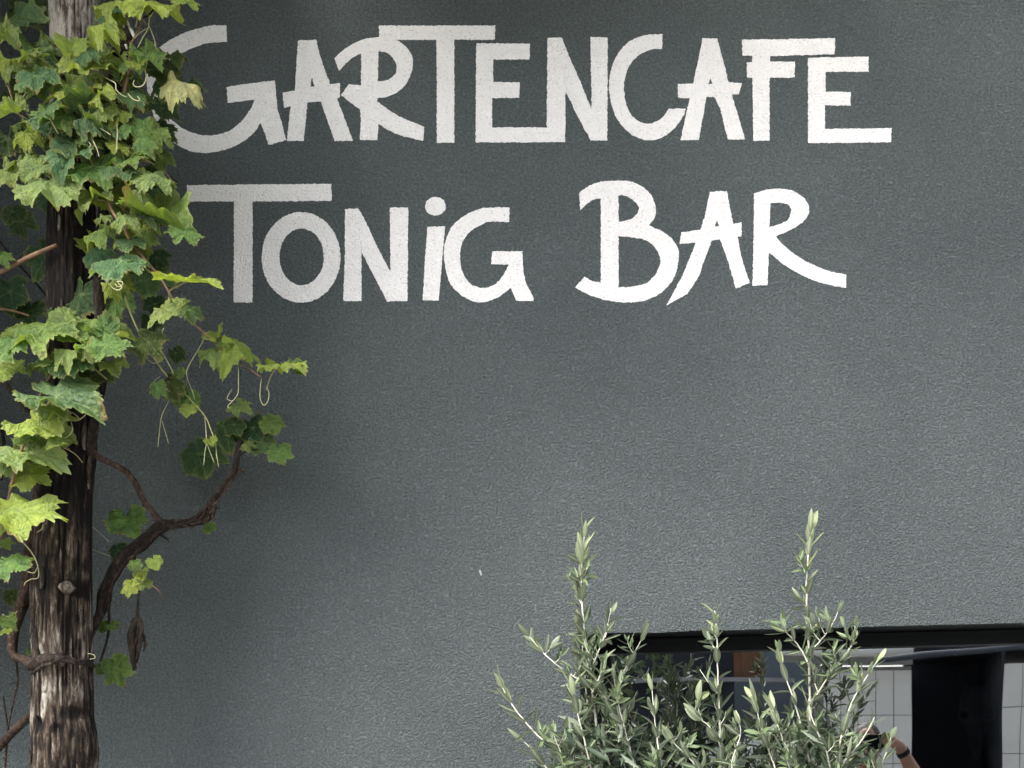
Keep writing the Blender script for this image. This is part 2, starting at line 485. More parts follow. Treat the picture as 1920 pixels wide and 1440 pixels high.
LET.append(("O", "oval ring shaped painted letter of the lower line", [ell(565, 483, 74, 85), ell(566, 482, 41.5, 53)]))
LET.append(("N", "painted letter between the oval ring and the dotted stroke",
    [[(647, 392), (672, 391), (687, 418), (708, 464), (732, 509), (731, 389), (765.6, 389), (764, 564.6), (725.6, 565), (699.6, 514), (678, 473.5), (678, 565), (643.5, 564.6), (646.7, 477)]]))
LET.append(("i", "slanted painted stroke with a round dot above it",
    [[(801.7, 425), (835, 424.6), (829, 489), (823, 564), (793, 563.5), (796.5, 493)], "SEP", ell(816.7, 387, 19.5, 17.5, 40)]))
LET.append(("G", "last painted letter of the first lower word, round with a kicked foot",
    [[(955.4, 389), (955, 417)] + sm((955, 417), (920, 416), (899.6, 423.5), (881, 436), (868, 454), (863, 477), (865, 502), (872.5, 520), (885, 534), (906, 540), (927, 534), (943, 518), (954, 496.5)) + [(921, 496), (923, 471.5), (980, 471.5)]
     + sm((980, 471.5), (981, 502), (987, 531), (1001.6, 560)) + [(1000, 564.6), (968, 564.6), (958, 540)]
     + sm((958, 540), (937, 556), (908, 567), (885, 564), (864, 553), (845, 533), (836, 506), (832.5, 477), (835, 454), (845, 429), (864, 410), (885, 397.5), (910, 390), (955.4, 389))[:-1]]))
LET.append(("B", "painted letter with two bowls and swung serifs opening the last word",
    [[(1086, 361), (1088, 395)] + sm((1088, 395), (1100, 383), (1113, 374.6), (1126.5, 372)) + [(1126.5, 530)] + sm((1126.5, 530), (1111, 526.7), (1096, 519)) + [(1078, 539)]
     + sm((1078, 539), (1102.5, 551.7), (1127.5, 561), (1156.7, 566), (1182, 567), (1207, 564), (1232, 554), (1252.5, 537), (1265, 518), (1272, 491), (1272, 468), (1261, 449.6), (1244, 435), (1217, 422.5))
     + sm((1217, 422.5), (1227.5, 408), (1230, 391), (1223, 370), (1207, 352), (1184, 341), (1157, 339), (1129.6, 340), (1107, 347.5), (1086, 361))[1:-1],
     sm((1160, 367), (1169, 366), (1186, 374.6), (1198, 390), (1192, 404), (1177.5, 413), (1160, 416)),
     sm((1160, 443), (1184, 445), (1211, 450.6), (1227.5, 464), (1238, 485), (1234, 506), (1215, 529), (1186, 537), (1160, 539))]))
LET.append(("A", "painted letter with a swept pointed foot in the last word",
    [[(1331, 360), (1363, 358), (1369, 391), (1375, 420), (1390.6, 417), (1390, 443), (1383, 445), (1392, 489), (1406, 531), (1380, 541), (1365, 489), (1350, 449), (1335, 451)]
     + sm((1335, 451), (1319, 493), (1309, 520), (1289, 551)) + [(1250, 572.5)] + sm((1250, 572.5), (1269, 537), (1286, 502), (1304.6, 455)) + [(1274, 458), (1277.5, 436), (1313, 431), (1323, 399.6)],
     [(1344, 414), (1348, 424.6), (1341, 425)]]))
LET.append(("R", "last painted letter of the lower line with a long sweeping tail",
    [sm((1414, 363), (1438, 356), (1461, 354), (1486, 358), (1507, 371.5), (1517, 390), (1513, 408), (1496, 423.5), (1475, 435), (1455, 444)) + sm((1455, 444), (1467, 458), (1490, 477), (1519, 494), (1552.5, 508), (1587, 515))[1:] + [(1586.5, 540)]
     + sm((1586.5, 540), (1548, 533), (1511, 520), (1473, 498.5), (1442, 473.5))[1:] + [(1440.6, 497.5), (1439, 535), (1411, 536), (1413, 447.5)],
     sm((1445, 381.5), (1465, 381), (1480, 386), (1483, 397.5), (1477.5, 412), (1463, 420), (1442.5, 426))]))

def ragged(poly):
    """resample an outline every ~2 px and let the grain of the render fray it"""
    out = []
    n = len(poly)
    for i in range(n):
        a = Vector(poly[i]); b = Vector(poly[(i + 1) % n])
        l = (b - a).length
        if l < 1e-4: continue
        m = max(1, int(l / 2.2))
        nr = Vector((-(b - a).y, (b - a).x)) / l
        for j in range(m):
            p = a + (b - a) * (j / m)
            d = 1.25 * noise.noise(Vector((p.x * 0.42, p.y * 0.42, 1.7))) + 0.8 * noise.noise(Vector((p.x * 0.16, p.y * 0.16, 9.1)))
            out.append(p + nr * d)
    return out

for i, (ch, lab, parts) in enumerate(LET):
    groups = [[]]
    for q in parts:
        if q == "SEP": groups.append([])
        else: groups[-1].append(q)
    V, F = [], []
    off = -0.0004 - 0.0004 * (i % 3)
    for gpoly in groups:
        rings = [[P(v.x, v.y, 0) for v in ragged(r)] for r in gpoly]
        rings = [[Vector((v.x, v.z, 0)) for v in r] for r in rings]
        flat = [v for r in rings for v in r]
        b0 = len(V)
        for v in flat:
            V.append(Vector((v.x, off, v.y)))
        for t in tessellate_polygon(rings):
            a, b, c = (flat[k] for k in t)
            if ((b - a).cross(c - a)).length < 1e-12: continue
            tt = t if (b - a).cross(c - a).z > 0 else (t[0], t[2], t[1])
            F.append(tuple(b0 + k for k in tt))
    o = link("painted_letter", mesh("painted_letter", V, F), cafe, [M_paint])
    o["label"] = "white " + lab

o = link("paint_speck", mesh("paint_speck", [P(898, 1069, .0012), P(901, 1068, .0012), P(904, 1077, .0012), P(902, 1080, .0012), P(899, 1074, .0012)], [(0, 4, 3, 2, 1)]), cafe, [simple("faded_speck", (0.22, 0.23, 0.23), 0.9)])

# window ------------------------------------------------------------
win = empty("window", (0, 0, 0)); win.parent = cafe
yl = 0.0125
V, F = [], []
def slanted(V, F, x0, x1, y0, y1, za0, zb0, za1, zb1):
    b = len(V)
    V += [(x0, y0, za0), (x1, y0, zb0), (x1, y1, zb0), (x0, y1, za0), (x0, y0, za1), (x1, y0, zb1), (x1, y1, zb1), (x0, y1, za1)]
    F += [tuple(b + i for i in f) for f in ((0, 3, 2, 1), (4, 5, 6, 7), (0, 1, 5, 4), (1, 2, 6, 5), (2, 3, 7, 6), (3, 0, 4, 7))]
slanted(V, F, w_l - 0.03, w_r + 0.03, yl, RD + 0.1, w_tl + 0.0035, w_tr + 0.0035, w_tl + 0.03, w_tr + 0.03)  # added black lining stands in for the deep shade of soffit and jambs
link("soffit_shade_lining", mesh("soffit_shade_lining", V, F), win, [M_black])
box("jamb_shade_lining", (w_l - 0.03, w_l - 0.0035, yl, RD + 0.1, w_b - 0.03, w_tl + 0.002), M_black, win)
box("jamb_shade_lining", (w_r + 0.0035, w_r + 0.03, yl, RD + 0.1, w_b - 0.03, w_tr + 0.002), M_black, win)
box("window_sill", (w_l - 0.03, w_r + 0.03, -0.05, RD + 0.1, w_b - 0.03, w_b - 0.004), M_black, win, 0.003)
V, F = [], []
fw = 0.035
slanted(V, F, w_l, w_r, RD, RD + 0.06, w_tl - fw, w_tr - fw, w_tl + 0.001, w_tr + 0.001)
box_vf(V, F, w_l, w_l + fw, RD + 0.001, RD + 0.059, w_b, w_tl - fw)
box_vf(V, F, w_r - fw, w_r, RD + 0.001, RD + 0.059, w_b, w_tr - fw)
box_vf(V, F, w_l, w_r, RD - 0.001, RD + 0.061, w_b - 0.004, w_b + fw)
link("window_frame", mesh("window_frame", V, F), win, [M_black])
YG = RD + 0.03
V = [(w_l + 0.02, YG, w_b + 0.01), (w_r - 0.02, YG, w_b + 0.01), (w_r - 0.02, YG, w_tr - 0.01), (w_l + 0.02, YG, w_tl - 0.01)]
link("pane", mesh("pane", V, [(0, 1, 2, 3)]), win, [M_glass])
# dark room behind
V, F = [], []
rx0, rx1, ry0, ry1, rz0, rz1 = w_l - 0.6, w_r + 0.5, RD + 0.11, 3.4, 0.05, 2.7
b = 0
V = [(rx0, ry0, rz0), (rx1, ry0, rz0), (rx1, ry1, rz0), (rx0, ry1, rz0), (rx0, ry0, rz1), (rx1, ry0, rz1), (rx1, ry1, rz1), (rx0, ry1, rz1)]
F = [(0, 1, 2, 3), (4, 7, 6, 5), (1, 5, 6, 2), (2, 6, 7, 3), (3, 7, 4, 0)]
link("room", mesh("room", V, F), cafe, [M_room])

# skull ornament just behind the glass
def skull():
    M_bone = simple("old_bone", (0.26, 0.25, 0.22), 0.7, 0.2, 0.2, 30)
    k = 0.0013 * 1.12
    cx = (1832 - FX) * k
    root = empty("skull_ornament", (cx, YG + 0.16, CZ + (FY - 1345) * k))
    secs = [(0.090, 0.006, 0.01), (0.082, 0.032, 0.03), (0.055, 0.044, 0.04), (0.02, 0.048, 0.04), (0.0, 0.052, 0.035), (-0.02, 0.036, 0.03), (-0.05, 0.024, 0.025), (-0.085, 0.016, 0.018), (-0.11, 0.012, 0.012), (-0.118, 0.003, 0.004)]
    V, F = [], []
    n = 20
    for z, a, d in secs:
        for j in range(n):
            t = 2 * math.pi * j / n
            V.append((cx + a * math.cos(t), YG + 0.16 - d * math.sin(t), root.location.z + z))
    for i in range(len(secs) - 1):
        for j in range(n):
            F.append((i * n + j, i * n + (j + 1) % n, (i + 1) * n + (j + 1) % n, (i + 1) * n + j))
    link("cranium", mesh("cranium", V, F, True), root, [M_bone])
    for s in (-1, 1):
        V, F = [], []
        base = Vector((cx + s * 0.03, YG + 0.15, root.location.z + 0.07))
        pts = crom([base, base + Vector((s * 0.02, 0.01, 0.05)), base + Vector((s * 0.03, 0.03, 0.10)), base + Vector((s * 0.02, 0.05, 0.14))], 5)
        tube_vf(V, F, pts, [0.012 * (1 - i / len(pts)) + 0.002 for i in range(len(pts))], 8)
        link("horn", mesh("horn", V, F, True), root, [M_room])
        V, F = [], []
        tube_vf(V, F, [Vector((cx + s * 0.036, YG + 0.122, root.location.z + 0.008)), Vector((cx + s * 0.034, YG + 0.128, root.location.z + 0.006))], [0.011, 0.011], 10)
        link("eye_socket", mesh("eye_socket", V, F), root, [M_black])
    tag(root, "faint pale skull ornament hanging behind the dark right part of the window", "ornament")
skull()

# ------------------------------------------------------------------ wooden post
PD = 0.30
def post():
    root = empty("wooden_post", (P(117, 0, PD).x, -PD, 0))
    tag(root, "rough weathered round wooden post wrapped by the grape vine", "post")
    # centre and radius in photo px along py
    prof = [(-420, 143, 38), (0, 139, 39), (120, 139, 38), (300, 136, 37), (500, 134, 38), (700, 136, 37), (820, 138, 36), (950, 122, 43), (1080, 118, 46.5), (1240, 117.5, 47.5), (1340, 117, 49), (1440, 119, 50), (1700, 118, 51), (2200, 116, 52), (2760, 116, 53)]
    def at(py):
        for (a, b) in zip(prof, prof[1:]):
            if py <= b[0]:
                t = (py - a[0]) / (b[0] - a[0]); t = t * t * (3 - 2 * t)
                return a[1] + (b[1] - a[1]) * t, a[2] + (b[2] - a[2]) * t
        return prof[-1][1], prof[-1][2]
    V, F, G = [], [], []
    ns = 110
    pys = []
    y = -420.0
    while y < 2745:
        pys.append(y)
        y += (2.0 if -6 < y < 32 else 4.5) if y < 1460 else 16
    k = kk(PD)
    def knot(px, py, cpx, cr, a, j):
        return 0
    for py in pys:
        cx, r = at(py)
        c = P(cx, py, PD)
        for j in range(ns):
            a = 2 * math.pi * j / ns
            ca, sa = math.cos(a), math.sin(a)
            sx = cx + ca * r          # photo x for the camera-facing half (sa<0 faces the camera)
            q = Vector((ca * 3.2, sa * 3.2, py * 0.0035))
            g1 = noise.noise(q + Vector((5, 0, 0)))
            g2 = noise.noise(Vector((ca * 9, sa * 9, py * 0.011)))
            g3 = noise.noise(Vector((ca * 20, sa * 20, py * 0.02 + 40)))
            g4 = noise.noise(Vector((ca * 34, sa * 34, py * 0.045 + 80)))
            d = 2.6 * g1 + 2.0 * g2 + 1.5 * g3 + 0.9 * g4
            crack = max(0.0, 1 - abs(noise.noise(Vector((ca * 4.5 + 9, sa * 4.5, py * 0.0026)))) * 9)
            crack *= 1 if py > 330 else 0.35
            d -= 4.2 * crack
            gr = 0.30 * crack + max(0.0, -g2) * 0.25 + max(0.0, -g3) * 0.18
            if py < 330: gr -= 0.22 * min(1, (330 - py) / 120)          # bleached upper end
            gr += 0.17 * max(0, min(1, (py - 330) / 80)) * max(0, min(1, (1120 - py) / 260))  # shaded middle of the post, darkened in its colour
            gr -= 0.04 * max(0, min(1, (py - 1040) / 120))
            if sa < 0.3:
                # drilled hole near the top
                h = math.hypot(sx - 124, (py - 13))
                if h < 6.5 and sa < 0: d -= 22; gr += 0.5
                # knots
                for (kx, ky, kr, dep, dk) in ((102, 1360, 13, -6, .30), (99, 1352, 7, -8, .35), (137, 1368, 9, -5, .2), (154, 1338, 11, -4, .2), (112, 1092, 16, -3, .25), (128, 1102, 26, 3, .10), (165, 1108, 14, -5, .3), (118, 870, 18, -5, .2), (150, 845, 16, -4, .25)):
                    h = math.hypot((sx - kx) / kr, (py - ky) / kr)
                    if h < 1.4 and sa < 0.1:
                        w = max(0, 1 - h * h / 1.96)
                        d += dep * w; gr += dk * w
                # loose bark bulge low on the right
            w = math.exp(-((py - 1405) / 50) ** 2) * max(0, ca) ** 3
            d += 9 * w; gr += 0.10 * w
            rr = (r + d) * k
            V.append((c.x + ca * rr, c.y + sa * rr, c.z))
            G.append(gr)
    m = len(pys)
    for i in range(m - 1):
        for j in range(ns):
            a0 = i * ns + j; b0 = i * ns + (j + 1) % ns
            F.append((a0, a0 + ns, b0 + ns, b0))
    F.append(tuple(range(ns)))
    me = mesh("log", V, F, True)
    at_ = me.attributes.new("groove_shade", 'FLOAT', 'POINT')
    at_.data.foreach_set("value", G)
    link("log", me, root, [M_post])
    # cut branch stub facing the camera
    V, F = [], []
    a0 = P(127, 1102, PD + 0.045); 
    e = P(129, 1103, PD + 0.061)
    tube_vf(V, F, crom([a0, (a0 + e) / 2, e], 4), [0.015, 0.013, 0.0115, 0.0108, 0.0105, 0.0103, 0.0102, 0.010, 0.0085], 14, 0.35)
    o = link("branch_stub", mesh("branch_stub", V, F, True), root, [M_post])
    o["label"] = "pale round cut branch stub"
    # flakes of bark standing off
    for k2 in range(26):
        py = rnd.uniform(420, 1430); cx, r = at(py)
        a = rnd.uniform(math.pi * 1.02, math.pi * 1.98)
        l = rnd.uniform(25, 80); w = rnd.uniform(2.0, 4.5)
        V, F = [], []
        for i in range(6):
            t = i / 5
            yy = py + (t - .5) * l; cx2, r2 = at(yy)
            c = P(cx2, yy, PD)
            rr = (r2 + 2.2 + 2.6 * (abs(t - .5) * 2) ** 2) * k
            ww = w / r2 * math.sin(math.pi * (0.12 + 0.76 * t))
            for s in (-1, 1):
                V.append((c.x + math.cos(a + s * ww) * rr, c.y + math.sin(a + s * ww) * rr, c.z))
        F = [(2 * i, 2 * i + 2, 2 * i + 3, 2 * i + 1) for i in range(5)]
        ob = link("bark_flake", mesh("bark_flake", V, F, True), root, [M_post])
        sd = ob.modifiers.new("t", 'SOLIDIFY'); sd.thickness = 0.002
    return at
post_at = post()

# ------------------------------------------------------------------ grape vine
vine = empty("grape_vine", (P(150, 0, PD).x, -PD, 0))
tag(vine, "leafy green grape vine with tendrils climbing the wooden post before the wall", "vine")

def grape_leaf_mesh(seed, lobed=1.0, cup=0.15, fold=0.0, ruffle=0.08, curl=0.0):
    rg = random.Random(seed)
    tabs = [(0, 1.0), (14, 0.90), (30, 0.90 - 0.17 * lobed), (44, 0.85), (56, 0.95), (70, 0.86), (86, 0.86 - 0.13 * lobed), (102, 0.80), (116, 0.84), (134, 0.75), (152, 0.70), (166, 0.60), (174, 0.45), (180, 0.10)]
    skew = [rg.uniform(-0.07, 0.07) for _ in range(40)]
    def rad(deg):
        sgn = 0 if deg >= 0 else 14
        d = abs(deg)
        for i in range(len(tabs) - 1):
            if d <= tabs[i + 1][0]:
                t = (d - tabs[i][0]) / (tabs[i + 1][0] - tabs[i][0])
                return tabs[i][1] * (1 + skew[i + sgn]) * (1 - t) + tabs[i + 1][1] * (1 + skew[i + 1 + sgn] if i + 1 < 13 else 1) * t
        return tabs[-1][1]
    NSP, NR = 148, 7
    vd = [0, 56, -56, 116, -116]
    ph = [rg.uniform(0, 6.28) for _ in range(5)]
    V, F, VE, RI, UV = [(0, 0, 0)], [], [1.0], [0.0], [(0, 0)]
    angs = []
    for i in range(NSP):
        angs.append(-180 + 360 * (i + 0.5) / NSP)
    for k in vd:                                     # snap a spoke onto each main vein
        j = min(range(NSP), key=lambda q: abs(angs[q] - k)); angs[j] = k
    for k in range(1, NR + 1):
        f = (k / NR) ** 0.85
        for i, dg in enumerate(angs):
            r = rad(dg)
            if k == NR:
                tooth = (i % 4) / 4.0
                r *= 1.0 + 0.115 * (1 - abs(tooth * 2 - 0.9)) - 0.045 + rg.uniform(-0.025, 0.025)
            a = math.radians(dg)
            rr = r * f
            x, y = rr * math.sin(a), rr * math.cos(a)
            near = min(abs(dg - v) for v in vd)
            q = min(1, near / 22.0)
            z = -cup * rr * rr + 0.10 * q * f * (1 - 0.4 * f)                    # blade bulges between the veins
            z += ruffle * f ** 3 * math.sin(math.radians(dg) * 5 + ph[0]) + ruffle * 0.6 * f ** 2 * math.sin(math.radians(dg) * 9 + ph[1])
            z += 0.07 * noise.noise(Vector((x * 3.1 + seed, y * 3.1, 0.3))) + 0.035 * noise.noise(Vector((x * 8 + seed, y * 8, 0.9))) * f
            z += 0.03 * f ** 4 * math.sin(math.radians(dg) * 17 + ph[2])
            z += fold * abs(x)
            if curl:
                z -= curl * max(0, y) ** 2
            V.append((x, y, z))
            VE.append(max(0.0, 1 - near / 2.6) * (1 - 0.35 * f)); RI.append(max(0.0, (f - 0.86) / 0.14)); UV.append((x, y))
    for i in range(NSP):
        j = (i + 1) % NSP
        if i == NSP - 1: continue                     # open basal sinus
        F.append((0, 1 + j, 1 + i))
        for k in range(NR - 1):
            a0 = 1 + k * NSP + i; b0 = 1 + k * NSP + j
            F.append((a0, b0, b0 + NSP, a0 + NSP))
    nb = len(F)
    # petiole
    pv, pf = [], []
    pts = crom([Vector((0, 0.02, -0.01)), Vector((0, -0.2, -0.10)), Vector((rg.uniform(-.1, .1), -0.45, -0.26)), Vector((rg.uniform(-.2, .2), -0.62, -0.50))], 4)
    tube_vf(pv, pf, pts, [0.020] * (len(pts) - 1) + [0.026], 5)
    o0 = len(V)
    V += [tuple(v) for v in pv]; F += [tuple(o0 + q for q in f) for f in pf]
    VE += [0] * len(pv); RI += [0] * len(pv); UV += [(v.x, v.y) for v in pv]
    me = mesh("leaf", V, F, True)
    me.materials.append(M_leaf); me.materials.append(M_petiole)
    for p in me.polygons[nb:]: p.material_index = 1
    for nm, vals in (("vein", VE), ("rim", RI)):
        at_ = me.attributes.new(nm, 'FLOAT', 'POINT'); at_.data.foreach_set("value", vals)
    uvl = me.uv_layers.new(name="UVMap")
    for lp in me.loops:
        uvl.data[lp.index].uv = UV[lp.vertex_index]
    return me

FLAT = [grape_leaf_mesh(20 + q, 0.5 + 0.25 * (q % 4), 0.05 + 0.09 * (q % 3), -0.2 + 0.12 * q, 0.06 + 0.03 * (q % 3), 0.12 * (q % 2)) for q in range(6)] + [grape_leaf_mesh(1, 1.0, 0.16, 0.0, 0.07), grape_leaf_mesh(2, 0.8, 0.25, -0.12, 0.09), grape_leaf_mesh(3, 1.15, 0.10, 0.18, 0.08), grape_leaf_mesh(4, 0.9, 0.30, 0.0, 0.12), grape_leaf_mesh(5, 0.7, 0.05, -0.22, 0.10), grape_leaf_mesh(10, 1.2, 0.2, 0.05, 0.11)]
FOLD = [grape_leaf_mesh(6, 0.9, 0.12, 0.75, 0.10), grape_leaf_mesh(7, 1.0, 0.2, -0.70, 0.12), grape_leaf_mesh(8, 0.8, 0.45, -0.35, 0.16)]
CURL = [grape_leaf_mesh(9, 1.0, 0.35, 0.1, 0.14, 0.45), grape_leaf_mesh(11, 0.8, 0.55, -0.1, 0.10, 0.3)]
YOUNG = [grape_leaf_mesh(12, 0.35, 0.2, 0.3, 0.08), grape_leaf_mesh(13, 0.4, 0.35, 0.0, 0.1)]
SETS = {'n': FLAT, 'f': FOLD, 'c': CURL, 'o': YOUNG}
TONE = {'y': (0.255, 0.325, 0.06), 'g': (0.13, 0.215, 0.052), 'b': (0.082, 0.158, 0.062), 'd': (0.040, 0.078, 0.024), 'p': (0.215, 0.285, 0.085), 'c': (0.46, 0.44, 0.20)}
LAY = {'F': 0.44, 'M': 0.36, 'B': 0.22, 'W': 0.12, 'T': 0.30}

def put_leaf(px, py, size, ang, up, side, tone, lay, st='n', name="leaf"):
    """ang: tip direction in the picture (deg, -90 = down); up: how far the face looks up; side: to the right"""
    dep = LAY[lay] + rnd.uniform(-0.035, 0.035)
    me = rnd.choice(SETS[st])
    n = Vector((math.sin(R(side)), -math.cos(R(up)) * math.cos(R(side)), math.sin(R(up)) * math.cos(R(side)))).normalized()
    t = Vector((math.cos(R(ang)), 0, math.sin(R(ang))))
    t = t - n * t.dot(n)
    if t.length < 0.05: t = Vector((0, -1, 0)) - n * n.dot(Vector((0, -1, 0)))
    t.normalize()
    x = t.cross(n).normalized()
    if px > 230 and py > 560: size *= 0.88
    sc_ = size * 1.08 * kk(dep) / 1.62
    c = P(px, py, dep) - t * (0.22 * sc_)
    M = Matrix((x, t, n)).transposed().to_4x4()
    M = Matrix.Translation(c) @ M @ Matrix.Diagonal((sc_ * rnd.uniform(.80, 1.10) * rnd.choice((-1, 1)), sc_ * rnd.uniform(.88, 1.12), sc_ * rnd.uniform(.8, 1.7), 1))
    o = bpy.data.objects.new(name, me)
    COL.objects.link(o)
    o.parent = vine
    o.matrix_parent_inverse = Matrix.Translation(-vine.location)
    o.matrix_basis = M
    j = rnd.uniform(0.86, 1.14); h = rnd.uniform(-0.012, 0.012)
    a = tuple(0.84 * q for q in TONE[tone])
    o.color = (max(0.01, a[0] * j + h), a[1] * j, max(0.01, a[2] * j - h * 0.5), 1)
    return o

# px, py, size, tip angle, up tilt, side tilt, tone, layer, shape
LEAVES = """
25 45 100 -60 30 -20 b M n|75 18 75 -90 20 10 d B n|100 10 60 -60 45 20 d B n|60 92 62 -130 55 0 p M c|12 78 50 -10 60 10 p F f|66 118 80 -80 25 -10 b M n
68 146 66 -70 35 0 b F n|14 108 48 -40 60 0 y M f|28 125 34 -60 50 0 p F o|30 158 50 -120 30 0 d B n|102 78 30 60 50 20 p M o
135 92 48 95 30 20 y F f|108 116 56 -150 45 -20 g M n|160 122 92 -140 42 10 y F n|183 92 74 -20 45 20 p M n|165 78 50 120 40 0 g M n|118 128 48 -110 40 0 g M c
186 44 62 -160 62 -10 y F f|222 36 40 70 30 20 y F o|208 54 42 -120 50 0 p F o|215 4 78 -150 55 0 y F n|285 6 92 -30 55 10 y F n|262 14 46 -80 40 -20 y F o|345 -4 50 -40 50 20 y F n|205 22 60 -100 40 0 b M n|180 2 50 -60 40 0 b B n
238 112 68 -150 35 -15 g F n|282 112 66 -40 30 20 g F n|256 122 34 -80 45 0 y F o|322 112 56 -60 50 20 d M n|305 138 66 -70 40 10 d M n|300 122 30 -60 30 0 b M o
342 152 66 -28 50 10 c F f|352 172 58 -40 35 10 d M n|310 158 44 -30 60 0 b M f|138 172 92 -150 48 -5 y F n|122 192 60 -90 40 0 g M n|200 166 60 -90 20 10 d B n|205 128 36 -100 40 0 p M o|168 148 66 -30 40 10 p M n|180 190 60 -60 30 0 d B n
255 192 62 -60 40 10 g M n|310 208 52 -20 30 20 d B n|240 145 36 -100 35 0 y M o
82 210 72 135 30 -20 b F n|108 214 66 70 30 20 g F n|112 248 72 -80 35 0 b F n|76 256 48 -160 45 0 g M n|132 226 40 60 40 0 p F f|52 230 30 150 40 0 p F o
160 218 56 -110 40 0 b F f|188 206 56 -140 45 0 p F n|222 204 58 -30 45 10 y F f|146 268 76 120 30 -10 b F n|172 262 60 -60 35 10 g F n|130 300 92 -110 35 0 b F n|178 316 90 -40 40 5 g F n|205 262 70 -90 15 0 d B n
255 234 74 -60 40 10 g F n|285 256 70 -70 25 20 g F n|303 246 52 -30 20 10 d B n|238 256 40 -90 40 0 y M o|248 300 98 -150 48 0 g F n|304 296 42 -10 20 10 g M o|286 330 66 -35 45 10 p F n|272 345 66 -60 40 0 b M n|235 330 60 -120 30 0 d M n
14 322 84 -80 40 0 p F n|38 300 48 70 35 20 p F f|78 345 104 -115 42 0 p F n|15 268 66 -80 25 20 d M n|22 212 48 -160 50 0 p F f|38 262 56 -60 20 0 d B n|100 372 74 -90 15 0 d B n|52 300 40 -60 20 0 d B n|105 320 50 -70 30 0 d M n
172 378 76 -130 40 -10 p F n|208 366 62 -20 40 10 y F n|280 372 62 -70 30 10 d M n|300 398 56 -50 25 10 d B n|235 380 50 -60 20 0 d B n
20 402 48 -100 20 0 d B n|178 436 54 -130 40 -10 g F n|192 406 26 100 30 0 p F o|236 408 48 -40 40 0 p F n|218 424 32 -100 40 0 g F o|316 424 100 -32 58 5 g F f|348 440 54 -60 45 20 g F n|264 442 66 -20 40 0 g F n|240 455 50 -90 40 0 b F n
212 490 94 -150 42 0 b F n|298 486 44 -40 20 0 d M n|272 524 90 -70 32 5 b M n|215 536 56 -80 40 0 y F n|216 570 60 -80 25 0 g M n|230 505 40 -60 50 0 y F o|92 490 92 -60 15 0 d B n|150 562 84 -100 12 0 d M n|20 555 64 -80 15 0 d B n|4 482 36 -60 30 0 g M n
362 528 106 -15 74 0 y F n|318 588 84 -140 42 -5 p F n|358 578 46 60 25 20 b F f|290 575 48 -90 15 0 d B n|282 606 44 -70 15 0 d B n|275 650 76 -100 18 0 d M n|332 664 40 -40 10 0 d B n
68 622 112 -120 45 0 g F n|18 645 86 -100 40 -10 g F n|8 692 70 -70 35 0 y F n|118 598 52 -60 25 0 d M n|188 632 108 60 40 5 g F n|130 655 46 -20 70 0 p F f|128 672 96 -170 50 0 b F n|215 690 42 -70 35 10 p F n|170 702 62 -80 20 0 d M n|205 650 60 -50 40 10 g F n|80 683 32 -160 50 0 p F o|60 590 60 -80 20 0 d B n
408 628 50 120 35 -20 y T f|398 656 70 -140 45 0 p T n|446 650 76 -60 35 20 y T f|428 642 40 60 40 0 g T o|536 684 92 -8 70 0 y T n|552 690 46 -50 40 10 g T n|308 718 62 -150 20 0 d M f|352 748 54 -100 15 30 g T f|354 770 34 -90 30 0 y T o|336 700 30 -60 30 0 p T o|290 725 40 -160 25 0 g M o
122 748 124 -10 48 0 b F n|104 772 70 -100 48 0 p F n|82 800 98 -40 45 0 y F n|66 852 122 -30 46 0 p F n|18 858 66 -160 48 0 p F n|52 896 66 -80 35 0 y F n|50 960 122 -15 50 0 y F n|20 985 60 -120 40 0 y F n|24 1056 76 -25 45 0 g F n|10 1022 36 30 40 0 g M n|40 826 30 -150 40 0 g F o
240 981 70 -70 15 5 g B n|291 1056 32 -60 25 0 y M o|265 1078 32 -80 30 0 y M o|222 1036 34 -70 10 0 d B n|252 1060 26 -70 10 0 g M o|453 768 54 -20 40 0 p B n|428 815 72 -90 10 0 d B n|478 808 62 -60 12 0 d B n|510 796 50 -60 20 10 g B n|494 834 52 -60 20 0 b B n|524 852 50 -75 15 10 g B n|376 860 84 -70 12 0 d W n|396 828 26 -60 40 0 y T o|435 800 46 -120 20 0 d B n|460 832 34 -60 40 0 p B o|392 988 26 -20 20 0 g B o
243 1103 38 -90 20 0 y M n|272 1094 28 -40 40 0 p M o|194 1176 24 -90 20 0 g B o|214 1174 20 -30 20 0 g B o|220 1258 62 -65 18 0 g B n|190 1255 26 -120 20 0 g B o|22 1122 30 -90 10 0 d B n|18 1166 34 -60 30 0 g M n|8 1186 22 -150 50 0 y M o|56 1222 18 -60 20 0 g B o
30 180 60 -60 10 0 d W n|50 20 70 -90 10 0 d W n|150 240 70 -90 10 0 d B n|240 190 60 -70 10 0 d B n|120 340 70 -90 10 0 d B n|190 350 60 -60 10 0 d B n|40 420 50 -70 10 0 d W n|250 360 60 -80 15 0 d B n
""".replace("\n", "|").split("|")
for row in LEAVES:
    q = row.split()
    if len(q) == 9:
        put_leaf(*[float(v) for v in q[:6]], *q[6:])

# smaller leaves filling the thick of the vine
FILL = [(175, 145, 75, 70, 16), (190, 255, 80, 65, 16), (235, 330, 50, 45, 9), (60, 130, 45, 60, 7), (50, 280, 45, 60, 6), (225, 470, 50, 60, 8), (120, 640, 95, 45, 8), (60, 830, 55, 60, 6), (260, 400, 45, 40, 5)]
for cx, cy, ax, ay, nn_ in FILL:
    for q in range(nn_):
        a_ = rnd.uniform(0, 6.283); r_ = math.sqrt(rnd.random())
        put_leaf(cx + ax * r_ * math.cos(a_), cy + ay * r_ * math.sin(a_), rnd.uniform(32, 62), rnd.uniform(-170, -10), rnd.uniform(25, 65), rnd.uniform(-25, 25),
                 rnd.choice("ggbpypygb"), rnd.choice("FMMF"), rnd.choice("nnnfoc"))

